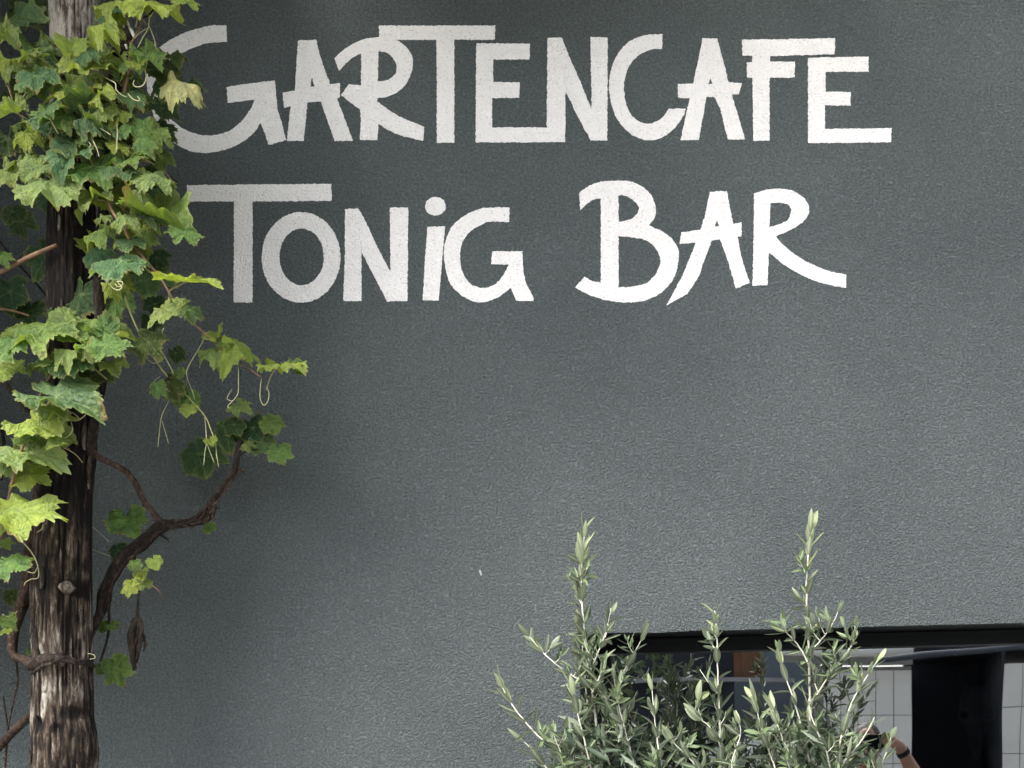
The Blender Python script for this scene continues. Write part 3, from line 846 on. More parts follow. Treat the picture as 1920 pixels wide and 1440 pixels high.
def cane(name, mat, txt, sides=8, rough=0.0, fib=0.0, label=None):
    pts = [tuple(float(v) for v in t.split()) for t in txt.split(",")]
    if name == "tendril": pts = [(a, b, c, r * 0.8) for a, b, c, r in pts]
    if name == "shoot": pts = [(a, b, c, r * 0.68) for a, b, c, r in pts]
    o = tube_obj(name, pts, vine, mat, sides, rough, fib)
    if label: o["label"] = label
    return o
# long trailing shoots
cane("shoot", M_shoot, "246 82 .42 5, 243 120 .43 5, 235 165 .42 4.6, 232 210 .40 4, 215 290 .40 4, 203 372 .43 4, 226 420 .44 4, 258 470 .44 3.8, 300 520 .42 3.2, 325 562 .40 3, 352 596 .36 2.8, 378 620 .33 2.6, 412 652 .31 2.5, 440 676 .30 2.4, 465 690 .30 2.2, 490 708 .29 2", 8, .12)
cane("shoot", M_green_shoot, "232 548 .38 2.4, 246 590 .37 2.3, 263 628 .36 2.2, 283 662 .34 2.2, 305 695 .33 2.2, 328 720 .32 2.1, 350 742 .31 2, 384 780 .30 1.8, 395 805 .30 1.5, 404 830 .30 1.2, 406 860 .30 1", 7, .1)
cane("cane", M_shoot, "-30 530 .34 5, 0 512 .34 4.6, 50 485 .35 4.2, 106 459 .36 3.6", 8, .2)
cane("cane", M_wood_dark, "-10 440 .2 2.2, 28 488 .2 2.2, 75 540 .2 2.2, 128 604 .22 2.2", 6, .1)
cane("cane", M_shoot, "-20 578 .25 3, 20 582 .25 2.6, 55 592 .26 2.2", 6, .1)
cane("cane", M_wood, "-5 700 .2 5, 25 738 .22 5, 56 772 .24 4.4", 7, .2)
cane("cane", M_wood_dark, "0 900 .2 4, 8 850 .2 3.4, 4 800 .2 3", 6, .1)
cane("shoot", M_shoot, "78 640 .40 3, 98 690 .42 3, 78 735 .42 3.4, 60 790 .42 3.6, 40 845 .42 3.8, 24 900 .42 4, 12 960 .40 4.2, 0 1010 .38 4.4", 8, .15)
cane("shoot", M_shoot, "18 160 .30 2.4, 30 205 .30 2.4, 55 235 .32 2.4, 85 270 .34 2.6, 105 305 .36 2.6", 6, .1)
cane("shoot", M_wood, "178 228 .40 2, 150 255 .40 2.2, 132 285 .40 2, 120 330 .36 1.8", 6, .1)
cane("shoot", M_shoot, "252 -20 .40 3, 258 10 .40 3, 268 34 .40 2.6, 258 60 .41 2.6, 246 82 .42 3", 6, .1)
cane("shoot", M_wood_dark, "300 -10 .42 3, 290 14 .42 2.6, 279 28 .42 2.4, 268 34 .41 2", 6, .1)
cane("shoot", M_wood, "320 330 .24 2.4, 334 345 .22 2", 6)
# woody stump of old cane with dry bark, upper right of the post
cane("stump", M_wood_dark, "205 -30 .30 10, 222 30 .32 10, 232 72 .35 13, 226 100 .37 15, 218 132 .36 12, 215 190 .33 9, 208 300 .33 8, 190 430 .34 8, 186 560 .35 8, 188 700 .35 9, 178 790 .34 8, 168 860 .30 7", 12, .55, .3)
cane("dry_spur", M_wood, "232 92 .38 6, 240 84 .40 4, 246 78 .41 3", 8, .4, label="reddish dry bark spur")
# old arm to the right
cane("arm", M_wood, "168 838 .30 7, 180 854 .30 5.4, 205 868 .30 4.8, 232 882 .29 5, 252 905 .28 5, 268 936 .27 5, 284 958 .26 5, 303 981 .25 6.5", 10, .3, .35, label="brown bent cane arching from the post")
cane("arm", M_wood_dark, "150 1215 .26 6, 172 1180 .25 8, 192 1140 .25 9, 204 1095 .25 11, 222 1060 .25 11, 250 1032 .25 11, 278 1006 .25 10, 305 986 .25 10, 340 982 .25 8, 368 974 .25 9, 386 964 .25 11, 394 950 .25 9, 404 930 .25 6.2, 424 908 .24 5.6, 440 884 .23 5.6, 446 850 .22 4.8, 452 826 .22 4.2", 12, .5, .35, label="gnarled dark old arm forking away from the post")
cane("spur", M_wood, "438 886 .23 3.6, 448 882 .22 4, 458 884 .22 2.6", 7, .3)
cane("spur", M_wood_dark, "392 958 .25 3, 404 954 .24 1.6, 412 952 .23 .6", 6, .3)
cane("spur", M_wood_dark, "300 1002 .25 3, 312 1010 .24 2, 318 1016 .24 .6", 6, .3)
cane("spur", M_wood_dark, "268 950 .27 2, 270 944 .27 1.4", 6)
cane("twig", M_wood_dark, "446 858 .22 1.3, 462 846 .21 1.1, 486 842 .21 .9", 5)
cane("twig", M_wood_dark, "205 1085 .24 3, 204 1120 .23 2.6, 204 1180 .22 2.4, 198 1210 .22 2.2, 188 1240 .22 1.8", 7, .3)
cane("twig", M_shoot, "270 1088 .24 2, 285 1098 .24 1.6, 296 1106 .24 1.3, 303 1118 .24 .9", 6)
cane("twig", M_wood_dark, "250 1040 .25 3, 258 1070 .25 3.4, 260 1110 .25 2.4, 258 1145 .25 2.6, 257 1165 .25 5", 7, .4)
# loose shreds of bark on the old arm
def shreds():
    V, F = [], []
    path = crom([Vector((192, 1140)), Vector((204, 1095)), Vector((222, 1060)), Vector((250, 1032)), Vector((278, 1006)), Vector((305, 986)), Vector((340, 982)), Vector((368, 974)), Vector((386, 964)), Vector((396, 948)), Vector((424, 908)), Vector((440, 884))], 6)
    for i in range(95):
        j = rnd.randint(0, len(path) - 3)
        p = path[j]; d = (path[j + 2] - path[j]).normalized() * rnd.choice((-1, 1)); nr = Vector((-d.y, d.x)) * rnd.choice((-1, 1))
        r = 9 if j < 44 else (11 if j < 54 else 5.5)
        l = rnd.uniform(8, 26); a = rnd.uniform(.4, 1.0)
        q = [p + nr * r * a, p + nr * (r * a + 1.5) + d * l * .5, p + nr * (r * a + rnd.uniform(0, 7)) + d * l]
        dep = .25 + .012 * math.sqrt(max(0, 1 - a * a)) * r / 9 + rnd.uniform(0, .006)
        tube_vf(V, F, crom([P(v.x, v.y, dep) for v in q], 3), [.0016, .0018, .0019, .0017, .0014, .0009, .0004], 4)
    o = link("bark_shreds", mesh("bark_shreds", V, F, True), vine, [M_wood]); o["kind"] = "stuff"
shreds()
# dry hanging tuft
def tuft():
    V, F = [], []
    for i in range(22):
        a = rnd.uniform(-1, 1)
        x0 = 257 + a * 6; x1 = 254 + a * 9 + rnd.uniform(-3, 3); x2 = 253 + a * 3 + rnd.uniform(-3, 3)
        L = rnd.uniform(40, 100)
        pts = crom([P(x0, 1158, .25), P(x1 + a * 5, 1158 + L * .35, .25 + rnd.uniform(-.015, .015)), P(x1, 1158 + L * .7, .25 + rnd.uniform(-.01, .01)), P(x2, 1158 + L, .25)], 4)
        tube_vf(V, F, pts, [0.0022 + 0.002 * math.sin(math.pi * q / (len(pts) - 1)) * rnd.uniform(.3, 1) for q in range(len(pts))], 5, .3)
    for i in range(5):
        pts = [P(262, 1180 + i * 5, .25), P(270 + i, 1190 + i * 4, .25), P(273 - i, 1197 + i * 6, .25)]
        tube_vf(V, F, crom(pts, 3), [0.0018] * 7, 5)
    o = link("dry_tuft", mesh("dry_tuft", V, F, True), vine, [M_wood_dark])
    o["label"] = "dry dark shrivelled cluster hanging from the arm"
tuft()
# thick old stem on the left, tied round the post
cane("old_stem", M_wood, "78 880 .33 10, 72 940 .32 11, 62 1000 .30 10.5, 56 1060 .29 10, 46 1110 .29 10, 32 1160 .29 9, 24 1200 .30 8.5, 24 1226 .31 8, 42 1236 .33 8, 62 1246 .36 9", 12, .35, .4, label="brown old vine stem left of the post")
cane("old_stem", M_wood_dark, "74 960 .34 6, 68 1040 .34 5, 60 1120 .34 5, 66 1190 .35 5, 70 1240 .36 6", 8, .3, .3)
cane("wound_cane", M_wood_dark, "56 1250 .34 8, 72 1242 .36 10, 84 1236 .362 9, 100 1232 .368 6, 118 1236 .371 5, 140 1241 .365 5, 158 1244 .35 5, 172 1247 .31 5, 166 1250 .26 5, 130 1246 .235 5, 90 1240 .24 5", 9, .35, .3, label="dark cane wound round the post like a belt")
cane("wound_cane", M_wood_dark, "62 1262 .345 3, 80 1248 .365 4, 98 1244 .371 3.5, 112 1235 .374 3.5, 128 1232 .371 3, 146 1240 .365 3, 165 1238 .34 3", 7, .3)
cane("cane", M_wood, "-30 1432 .24 8, 0 1398 .25 8, 28 1370 .26 8, 50 1350 .27 7, 80 1322 .29 6", 10, .35, .3)
cane("twig", M_wood, "30 1236 .26 2, 33 1278 .25 2, 26 1310 .25 1.6, 16 1360 .25 2, 12 1400 .25 2.2, 8 1460 .25 2.4", 6, .2)
cane("twig", M_wood_dark, "6 1305 .24 1.6, 12 1345 .25 1.6, 18 1375 .25 1.6", 6)
cane("twig", M_wood_dark, "33 1278 .25 1.4, 18 1284 .24 1", 5)
# tendrils
for t in ["388 624 .32 1, 374 652 .31 1, 358 678 .30 1.1, 350 696 .30 1.2, 352 712 .30 1.1, 361 735 .30 1.1, 367 757 .29 1.0",
          "350 696 .30 1.1, 330 712 .30 1.1, 312 727 .30 1.1, 293 733 .30 1.1, 283 730 .30 1, 282 723 .30 1, 290 714 .30 1, 300 706 .31 .9",
          "307 615 .37 1.2, 298 642 .36 1.2, 303 658 .36 1.2, 315 680 .35 1.1, 324 698 .34 1.1, 328 712 .33 1.1",
          "298 645 .36 1, 304 662 .36 1, 300 676 .36 1, 288 681 .36 1, 278 674 .36 .9, 277 664 .36 .8, 282 660 .36 .6",
          "447 688 .30 1.1, 447 715 .30 1.1, 446 738 .30 1.1, 436 752 .30 1.1, 428 760 .30 1, 428 764 .30 1, 432 766 .30 .9",
          "436 752 .29 .8, 426 748 .29 .8, 430 738 .29 .7, 435 729 .29 .5",
          "490 710 .29 1, 488 730 .29 1.1, 488 748 .29 1.1, 495 760 .29 1.1, 503 750 .29 1, 504 735 .29 .9, 498 724 .29 .6",
          "384 782 .30 1.1, 386 805 .30 1.1, 387 830 .30 1.1, 384 850 .30 1.0, 382 872 .30 .8", "387 828 .30 .9, 394 848 .30 .9, 402 868 .30 .7", "404 826 .30 .9, 406 850 .30 .9, 410 876 .30 .7",
          "326 735 .3 .9, 315 755 .29 1, 304 778 .29 1, 300 800 .29 .9, 296 838 .29 .8", "304 790 .29 .8, 310 810 .29 .8, 316 832 .29 .6",
          "200 532 .46 1.4, 206 524 .47 1.4, 216 526 .47 1.4, 228 538 .47 1.4, 222 544 .47 1.4, 212 540 .47 1.3, 204 530 .47 1.2", "216 528 .47 1, 228 528 .48 1, 230 534 .48 1, 222 538 .48 .9, 216 532 .48 .8",
          "280 28 .42 1.3, 278 52 .42 1.3, 268 70 .42 1.2, 258 90 .42 1", "278 45 .42 1.2, 288 70 .42 1.2, 292 86 .42 1.1, 296 110 .42 1", "292 80 .42 1, 286 90 .42 1, 277 94 .42 .8", "278 52 .42 1, 262 62 .42 1, 252 72 .42 1",
          "186 138 .43 1.4, 200 147 .44 1.3, 216 156 .45 1.3, 218 168 .45 1.2, 228 178 .45 1.2, 238 182 .45 1.2", "272 130 .44 1.2, 274 146 .45 1.2, 268 160 .45 1.2, 256 163 .45 1.1, 250 158 .45 1, 252 150 .45 .9",
          "240 176 .44 1.2, 250 186 .45 1.2, 262 189 .45 1.2, 258 180 .45 .9", "176 235 .45 1.5, 192 243 .46 1.3, 208 253 .46 1.1", "168 240 .45 1, 174 262 .46 1, 182 280 .46 1, 186 294 .46 .9", "219 225 .45 .9, 220 255 .46 .9, 218 286 .46 .8",
          "152 254 .45 1, 166 266 .46 1, 170 274 .46 1, 160 281 .46 .9", "235 372 .44 1.2, 243 382 .45 1.2, 246 402 .45 1", "95 745 .43 .9", "133 790 .43 1.1, 136 806 .44 1.1, 128 818 .44 1, 117 822 .44 .8", "134 786 .42 1.2, 146 788 .43 1.2, 158 780 .43 1, 164 770 .43 .8",
          "8 985 .4 1.3, 34 1008 .4 1.4, 58 1034 .4 1.4, 70 1058 .4 1.3, 72 1082 .39 1.2, 58 1086 .38 1.1, 48 1092 .38 1, 45 1098 .38 .8", "52 1072 .38 1, 64 1074 .39 1.1, 70 1064 .4 1", "70 998 .42 1.2, 78 992 .43 1.2, 81 984 .43 1",
          "5 1152 .33 1, 14 1156 .33 1.2, 26 1152 .34 1, 32 1146 .34 .8", "150 1240 .37 .6", "165 1225 .34 .8, 176 1228 .34 .9, 178 1234 .34 .8, 168 1236 .34 .7",
          "14 160 .30 1.4, 26 195 .30 1.4", "60 160 .34 1.4, 45 180 .34 1.6, 34 200 .33 1.4", "166 982 .24 .7, 188 1000 .22 .7, 205 1016 .22 .7", "170 1030 .22 .7, 205 1042 .22 .7"]:
    if t.count(",") >= 1:
        cane("tendril", M_tendril, t, 6)

# vine canopy added above the frame, unseen, to darken the upper wall
def shade_canopy():
    protos = FLAT[6:10]
    V, F = [], []
    cols = []
    base = protos[0]
    # light leaf copies: only outline ring + centre
    NSP, NR = 148, 7
    def simple_leaf(me):
        vs = [me.vertices[0].co.copy()] + [me.vertices[1 + (NR - 1) * NSP + i].co.copy() for i in range(0, NSP, 6)]
        fs = [(0, 1 + (i + 1), 1 + i) for i in range(len(vs) - 2)]
        return vs, fs
    sl = [simple_leaf(m) for m in protos]
    r2 = random.Random(5)
    for i in range(SHADE_CANOPY_N):
        x = r2.uniform(*SHADE_CANOPY_X); y = -r2.uniform(0.03, 1.15); z = r2.uniform(3.66, 4.0) + 0.06 * max(0, x + 1.5)
        if x > -1.1 and r2.random() < min(0.62, (x + 1.1) / 2.2): continue
        vs, fs = r2.choice(sl)
        s = r2.uniform(0.06, 0.085)
        n = Vector((r2.gauss(0, .4), -0.5 + r2.gauss(0, .3), 0.9)).normalized()
        t = Vector((r2.gauss(0, 1), -0.6, -0.6)); t = (t - n * t.dot(n)).normalized()
        xx = t.cross(n)
        o = len(V)
        for v in vs: V.append(Vector((x, y, z)) + (xx * v.x + t * v.y + n * v.z) * s)
        for f in fs: F.append(tuple(o + q for q in f))
    for i in range(330):                      # more unseen leaves added at the left to deepen the shade there
        z = r2.uniform(1.9, 3.7); y = -r2.uniform(0.05, 0.55)
        x = P(-45, 0, -y).x - abs(r2.gauss(0.0, 0.28)) - 0.07
        vs, fs = r2.choice(sl)
        s = r2.uniform(0.06, 0.085)
        n = Vector((r2.gauss(0, .4), -0.7 + r2.gauss(0, .3), 0.7)).normalized()
        t = Vector((r2.gauss(0, 1), -0.3, -0.9)); t = (t - n * t.dot(n)).normalized()
        xx = t.cross(n)
        o = len(V)
        for v in vs: V.append(Vector((x, y, z)) + (xx * v.x + t * v.y + n * v.z) * s)
        for f in fs: F.append(tuple(o + q for q in f))
    me = mesh("shade_foliage", V, F, True)
    m, nt, b = new_mat("shade_grape_foliage")
    b.inputs["Base Color"].default_value = (0.12, 0.2, 0.05, 1); b.inputs["Roughness"].default_value = 0.5
    o = link("shade_foliage", me, vine, [m]); o["kind"] = "stuff"
SHADE_CANOPY_N = 1700
SHADE_CANOPY_X = (-3.6, 2.0)
shade_canopy()
# white twine tying the stump
tw = empty("white_twine", P(236, 60, .37))
tag(tw, "white twine tied round the old vine stump near the top of the post", "twine")
for t in ["225 8 .36 1.6, 230 18 .36 2.2, 233 30 .365 2.2, 240 44 .37 2.2, 244 56 .37 1.8", "228 28 .36 1.4, 230 40 .37 1.6, 232 50 .375 1.6", "243 52 .37 2.6, 248 60 .38 3.2, 252 70 .38 2.6", "236 84 .39 2.4, 238 92 .39 1.8"]:
    c = crom([Vector([float(v) for v in q.split()]) for q in t.split(",")], 5)
    V, F = [], []
    tube_vf(V, F, [P(q[0], q[1], q[2] + .03) for q in c], [q[3] * kk(.4) for q in c], 7)
    link("strand", mesh("strand", V, F, True), tw, [M_twine])

# ------------------------------------------------------------------ olive trees
def olive_leaf_mesh(seed, bend, fold):
    V, F, VE = [], [], []
    n = 9
    for i in range(n + 1):
        t = i / n
        w = 0.135 * math.sin(math.pi * min(1, t * 0.96 + 0.02)) ** 0.75 * (1 - 0.25 * t)
        y = t; zc = bend * t * t
        for s, q in ((-1, 0), (-0.45, 0), (0, 1), (0.45, 0), (1, 0)):
            V.append((w * s, y, zc + fold * abs(w * s) - 0.004 * (1 - abs(s)))); VE.append(q)
    for i in range(n):
        for j in range(4):
            a = i * 5 + j
            F.append((a, a + 1, a + 6, a + 5))
    me = mesh("leaf", V, F, True)
    me.materials.append(M_olive)
    at_ = me.attributes.new("vein", 'FLOAT', 'POINT'); at_.data.foreach_set("value", [float(v) for v in VE])
    return me
OLV = [olive_leaf_mesh(1, 0.08, 0.35), olive_leaf_mesh(2, -0.12, 0.5), olive_leaf_mesh(3, 0.18, 0.2), olive_leaf_mesh(4, -0.05, 0.7), olive_leaf_mesh(5, 0.28, 0.3)]

def olive(label, base_px, dep, shoots, seed):
    rg = random.Random(seed)
    root = empty("olive_tree", (P(base_px, 0, dep).x, -dep, 0))
    tag(root, label, "olive tree", "olive trees before the window")
    k = kk(dep)
    nleaf = 0
    mini_V, mini_F = [], []
    leaves = []
    queue = [tuple(q) + (0,) for q in shoots]
    while queue:
        txt, dens, lf0, lf1, r0, mini = queue.pop(0)
        pp = [tuple(float(v) for v in q.split()) for q in txt.split(",")]
        c = crom([Vector((q[0], q[1], (q[2] if len(q) > 2 else 0))) for q in pp], 7)
        c = [Vector((q.x + rg.uniform(-.5, .5), q.y, q.z)) for q in c]
        pts = [P(q.x, q.y, dep + q.z) for q in c]
        n = len(pts)
        V, F = [], []
        tube_vf(V, F, pts, [(r0 * 0.58 * (1 - 0.65 * i / (n - 1))) * k for i in range(n)], 6, .2)
        if not mini: link("shoot", mesh("shoot", V, F, True), root, [M_twig])
        else:
            o0 = len(mini_V); mini_V += V; mini_F += [tuple(o0 + q for q in f) for f in F]
        # leaves in crossed pairs
        Ls = [0]
        for a, b in zip(pts, pts[1:]): Ls.append(Ls[-1] + (b - a).length)
        total = Ls[-1]
        s = total * 0.02 + rg.uniform(0, 0.01)
        pair = rg.randint(0, 1)
        while s < total:
            i = max(j for j in range(n) if Ls[j] <= s); i = min(i, n - 2)
            f = (s - Ls[i]) / max(1e-6, Ls[i + 1] - Ls[i])
            pos = pts[i].lerp(pts[i + 1], f)
            t = (pts[i + 1] - pts[i]).normalized()
            u = s / total
            a0 = Vector((1, 0, 0)) - t * t.x
            a0.normalize(); b0 = t.cross(a0)
            rot = pair * math.pi / 2 + rg.uniform(-.5, .5)
            tipf = max(0, (u - 0.72) / 0.28)
            ln = (lf0 + (lf1 - lf0) * u) * rg.uniform(0.8, 1.3) * 1.15 * k
            for sd in (0, 1):
                if rg.random() < 0.10: continue
                out = a0 * math.cos(rot + sd * math.pi) + b0 * math.sin(rot + sd * math.pi)
                ang = R(rg.uniform(36, 74) * (1 - 0.5 * tipf))
                d = (t * math.cos(ang) + out * math.sin(ang)); d.z += rg.uniform(-.12, .2)
                d.normalize()
                nn = (out * -math.cos(ang) + t * math.sin(ang)) + Vector((rg.uniform(-.5, .5), rg.uniform(-.5, .2), rg.uniform(-.3, .5)))
                nn = (nn - d * nn.dot(d)).normalized()
                x = d.cross(nn)
                M = Matrix.Translation(pos) @ Matrix((x, d, nn)).transposed().to_4x4() @ Matrix.Diagonal((ln * rg.uniform(1.0, 1.5), ln, ln, 1))
                young = min(1, tipf * rg.uniform(.5, 1.3) + (0.25 if rg.random() < .2 else 0))
                j = rg.uniform(.5, 1.4)
                base = (0.028, 0.051, 0.025); yg = (0.25, 0.29, 0.145)
                leaves.append((ln * (1 if pos.z > 1.57 else .3), M, rg.choice(OLV), tuple((base[q] * (1 - young) + yg[q] * young) * j for q in range(3)) + (1,)))
                nleaf += 1
            # little pale bud leaves in the axil
            s += (dens * (1 - 0.5 * tipf)) * rg.uniform(.75, 1.25) * k
            pair = 1 - pair
            if not mini and rg.random() < 0.5 and 0.12 < u < 0.9:
                # a short side shoot in the axil
                q0 = c[i]; sgn = rg.choice((-1, 1)); hgt = rg.uniform(20, 46) * (1.1 - 0.45 * u)
                wx = sgn * hgt * rg.uniform(.25, .75); wz = rg.uniform(-.03, .04)
                queue.append(("%f %f %f,%f %f %f,%f %f %f" % (q0.x, q0.y, q0.z, q0.x + wx * .7, q0.y - hgt * .5, q0.z + wz * .6, q0.x + wx, q0.y - hgt, q0.z + wz), 9, 26, 17, 2.0, 1))
    link("side_twigs", mesh("side_twigs", mini_V, mini_F, True), root, [M_twig])["kind"] = "stuff"
    leaves.sort(key=lambda q: -q[0])
    for ln, M, me, colr in leaves[:300]:
        o = bpy.data.objects.new("leaf", me); COL.objects.link(o)
        o.parent = root; o.matrix_parent_inverse = Matrix.Translation(-root.location); o.matrix_basis = M
        o.color = colr
    V, F = [], []
    for ln, M, me, colr in leaves[300:]:
        o0 = len(V); V += [M @ v.co for v in me.vertices]; F += [tuple(o0 + q for q in p.vertices) for p in me.polygons]
    o = link("small_leaves", mesh("small_leaves", V, F, True), root, [M_olive]); o["kind"] = "stuff"; o.color = (0.10, 0.14, 0.065, 1)
    print("olive leaves", nleaf)
    # trunk and pot
    tr = [Vector((base_px, 1600, dep)), Vector((base_px + 6, 1800, dep)), Vector((base_px - 4, 2050, dep)), Vector((base_px, 2330, dep))]
    c = crom(tr, 8)
    V, F = [], []
    tube_vf(V, F, [P(q.x, q.y, q.z) for q in c], [(9 + 8 * i / len(c)) * k for i in range(len(c))], 10, .25, True, .2)
    link("trunk", mesh("trunk", V, F, True), root, [M_wood])
    for q in range(6):
        a = P(base_px, 1640, dep); e = P(base_px + rg.uniform(-120, 120), 1500 + rg.uniform(-40, 40), dep + rg.uniform(-.12, .12))
        V, F = [], []
        pts = crom([a, a.lerp(e, .5) + Vector((0, rg.uniform(-.04, .04), .03)), e], 6)
        tube_vf(V, F, pts, [(6 - 3.5 * i / len(pts)) * k for i in range(len(pts))], 7, .2)
        link("limb", mesh("limb", V, F, True), root, [M_twig])
    # lower crown, out of the frame
    V, F = [], []
    for q in range(620):
        hy_ = rg.uniform(0, 1) ** 1.3
        pos = P(base_px + rg.gauss(0, 36 + 40 * min(1, hy_ * 2.0)), 1385 + 310 * hy_, dep - .02 + rg.gauss(0, .07))
        d = Vector((rg.gauss(0, .7), rg.gauss(0, .7), rg.uniform(.0, 1))).normalized()
        nn = Vector((rg.gauss(0, 1), rg.gauss(0, 1), rg.gauss(0, 1))); nn = (nn - d * nn.dot(d)).normalized(); x = d.cross(nn)
        me = rg.choice(OLV); ln = rg.uniform(34, 52) * k; o0 = len(V)
        for v in me.vertices:
            if (v.index // 5) % 3 == 0  and v.index % 5 in (0, 2, 4):
                V.append(pos + (x * v.co.x * 0.85 + d * v.co.y + nn * v.co.z) * ln)
        for i in range(3):
            for j in range(2):
                a = o0 + i * 3 + j; F.append((a, a + 1, a + 4, a + 3))
    m = M_olive
    o = link("lower_foliage", mesh("lower_foliage", V, F, True), root, [m]); o["kind"] = "stuff"; o.color = (0.026, 0.047, 0.023, 1)
    return root

OL_L = [("1140 1560 0,1128 1440 .01,1116 1340 .01,1106 1255 .01,1094 1170 .01,1090 1085 0,1096 998 0", 21, 44, 32, 5.5),
        ("1130 1500 -.02,1112 1400 -.02,1100 1300 -.01,1094 1232 0,1088 1180 0", 30, 46, 34, 4),
        ("1106 1262 .03,1122 1222 .04,1136 1185 .05,1146 1140 .05", 19, 36, 26, 3),
        ("1180 1400 .02,1130 1302 .04,1075 1268 .05,1030 1235 .05,1005 1208 .05,987 1186 .05", 30, 42, 22, 3.6),
        ("1140 1520 .05,1085 1438 .06,1022 1392 .07,978 1345 .07,952 1308 .07,936 1276 .07", 24, 46, 28, 4),
        ("1128 1500 .06,1108 1440 .07,1094 1380 .08,1082 1335 .08,1074 1290 .08", 22, 44, 30, 3.6),
        ("1200 1500 .03,1190 1440 .04,1172 1370 .05,1158 1312 .05,1150 1262 .05", 22, 46, 26, 3.4),
        ("1140 1310 -.02,1168 1262 -.02,1188 1226 -.02,1208 1190 -.02", 24, 34, 24, 2.8),
        ("1250 1520 .03,1240 1440 .04,1232 1385 .05,1226 1330 .05,1222 1282 .05", 22, 46, 26, 3.4),
        ("1110 1300 .06,1124 1270 .07,1130 1240 .07", 15, 36, 26, 2.8),
        ("1080 1520 .03,1040 1460 .03,1010 1420 .02,990 1398 .02,972 1380 .02", 26, 42, 30, 3),
        ("1180 1520 -.05,1160 1440 -.06,1145 1380 -.06,1135 1330 -.06", 24, 46, 36, 3.2),
        ("1090 1490 .08,1060 1430 .09,1045 1395 .1,1036 1370 .1", 20, 40, 26, 2.8),
        ("1280 1530 .0,1300 1470 .0,1262 1400 -.02,1250 1375 -.02", 24, 42, 30, 2.8)]
OL_R = [("1530 1560 0,1522 1440 0,1519 1330 0,1517 1240 0,1514 1160 0,1512 1090 0,1516 1035 0,1520 990 0", 23, 44, 32, 5.5),
        ("1370 1560 0,1352 1440 .01,1350 1360 .01,1347 1290 .01,1345 1220 .01,1344 1185 .01,1340 1145 .01", 25, 46, 26, 4.2),
        ("1518 1250 .03,1498 1212 .04,1470 1182 .04,1450 1168 .04", 20, 38, 24, 2.8),
        ("1516 1225 .02,1535 1205 .03,1556 1178 .03,1574 1142 .03", 22, 38, 20, 2.8),
        ("1520 1320 .03,1545 1282 .04,1575 1240 .05,1598 1205 .05,1604 1172 .05", 22, 40, 22, 3.2),
        ("1540 1520 .05,1512 1400 .06,1492 1325 .07,1472 1265 .07,1460 1215 .07", 21, 44, 26, 4),
        ("1560 1500 .05,1572 1410 .06,1592 1330 .06,1618 1280 .06,1646 1238 .06", 22, 44, 26, 4),
        ("1555 1460 .08,1590 1420 .09,1618 1385 .09,1640 1345 .09", 20, 42, 28, 3.4),
        ("1590 1520 .05,1640 1455 .06,1660 1415 .06,1671 1380 .06", 22, 36, 22, 2.8),
        ("1480 1520 .06,1450 1430 .07,1432 1380 .08,1420 1335 .08,1415 1310 .08", 21, 46, 30, 3.4),
        ("1520 1520 .09,1492 1440 .1,1468 1385 .1,1452 1340 .1,1446 1315 .1", 20, 44, 26, 3.4),
        ("1570 1510 .08,1552 1420 .1,1535 1378 .1,1522 1345 .1,1516 1310 .1", 20, 42, 26, 3.2),
        ("1390 1540 .05,1372 1440 .06,1388 1380 .06,1384 1342 .06", 24, 42, 30, 3),
        ("1352 1400 .03,1330 1362 .04,1305 1340 .04,1310 1300 .04", 22, 38, 30, 2.4),
        ("1350 1500 .03,1300 1430 .04,1270 1400 .04,1256 1385 .04", 24, 40, 28, 2.6),
        ("1345 1300 .03,1325 1275 .04,1312 1255 .04", 22, 36, 26, 2.2)]
olive("bushy silvery olive tree left of the reflected photographer, its leader before the window's corner", 1130, 0.34, OL_L, 3)
olive("dense silvery olive tree with tall middle leader before the window, nearer the picture's right edge", 1520, 0.34, OL_R, 4)
def planters():
    m = simple("terracotta_grey", (0.18, 0.18, 0.18), 0.8, 0.3, 0.15, 10)
    soil = simple("soil", (0.03, 0.022, 0.016), 0.95, 0.1, 0.3, 60)
    for px, lab in ((1130, "round grey planter at the foot of the left olive tree"), (1520, "round grey planter at the foot of the right olive tree")):
        c = P(px, 0, .34)
        root = empty("planter", (c.x, -.34, 0)); tag(root, lab, "planter", "planters under the window")
        V, F = [], []
        prof = [(0.0, 0.0), (0.15, 0.0), (0.20, 0.40), (0.215, 0.40), (0.215, 0.44), (0.19, 0.44), (0.185, 0.36)]
        for r, z in prof:
            for j in range(32):
                a = 2 * math.pi * j / 32; V.append((c.x + r * math.cos(a), -.34 + r * math.sin(a), z + .002))
        for i in range(len(prof) - 1):
            for j in range(32):
                F.append((i * 32 + j, i * 32 + (j + 1) % 32, (i + 1) * 32 + (j + 1) % 32, (i + 1) * 32 + j))
        link("pot", mesh("pot", V, F, True), root, [m])
        link("soil", mesh("soil", [(c.x + .187 * math.cos(2 * math.pi * j / 32), -.34 + .187 * math.sin(2 * math.pi * j / 32), .385) for j in range(32)], [tuple(range(32))]), root, [soil])
planters()

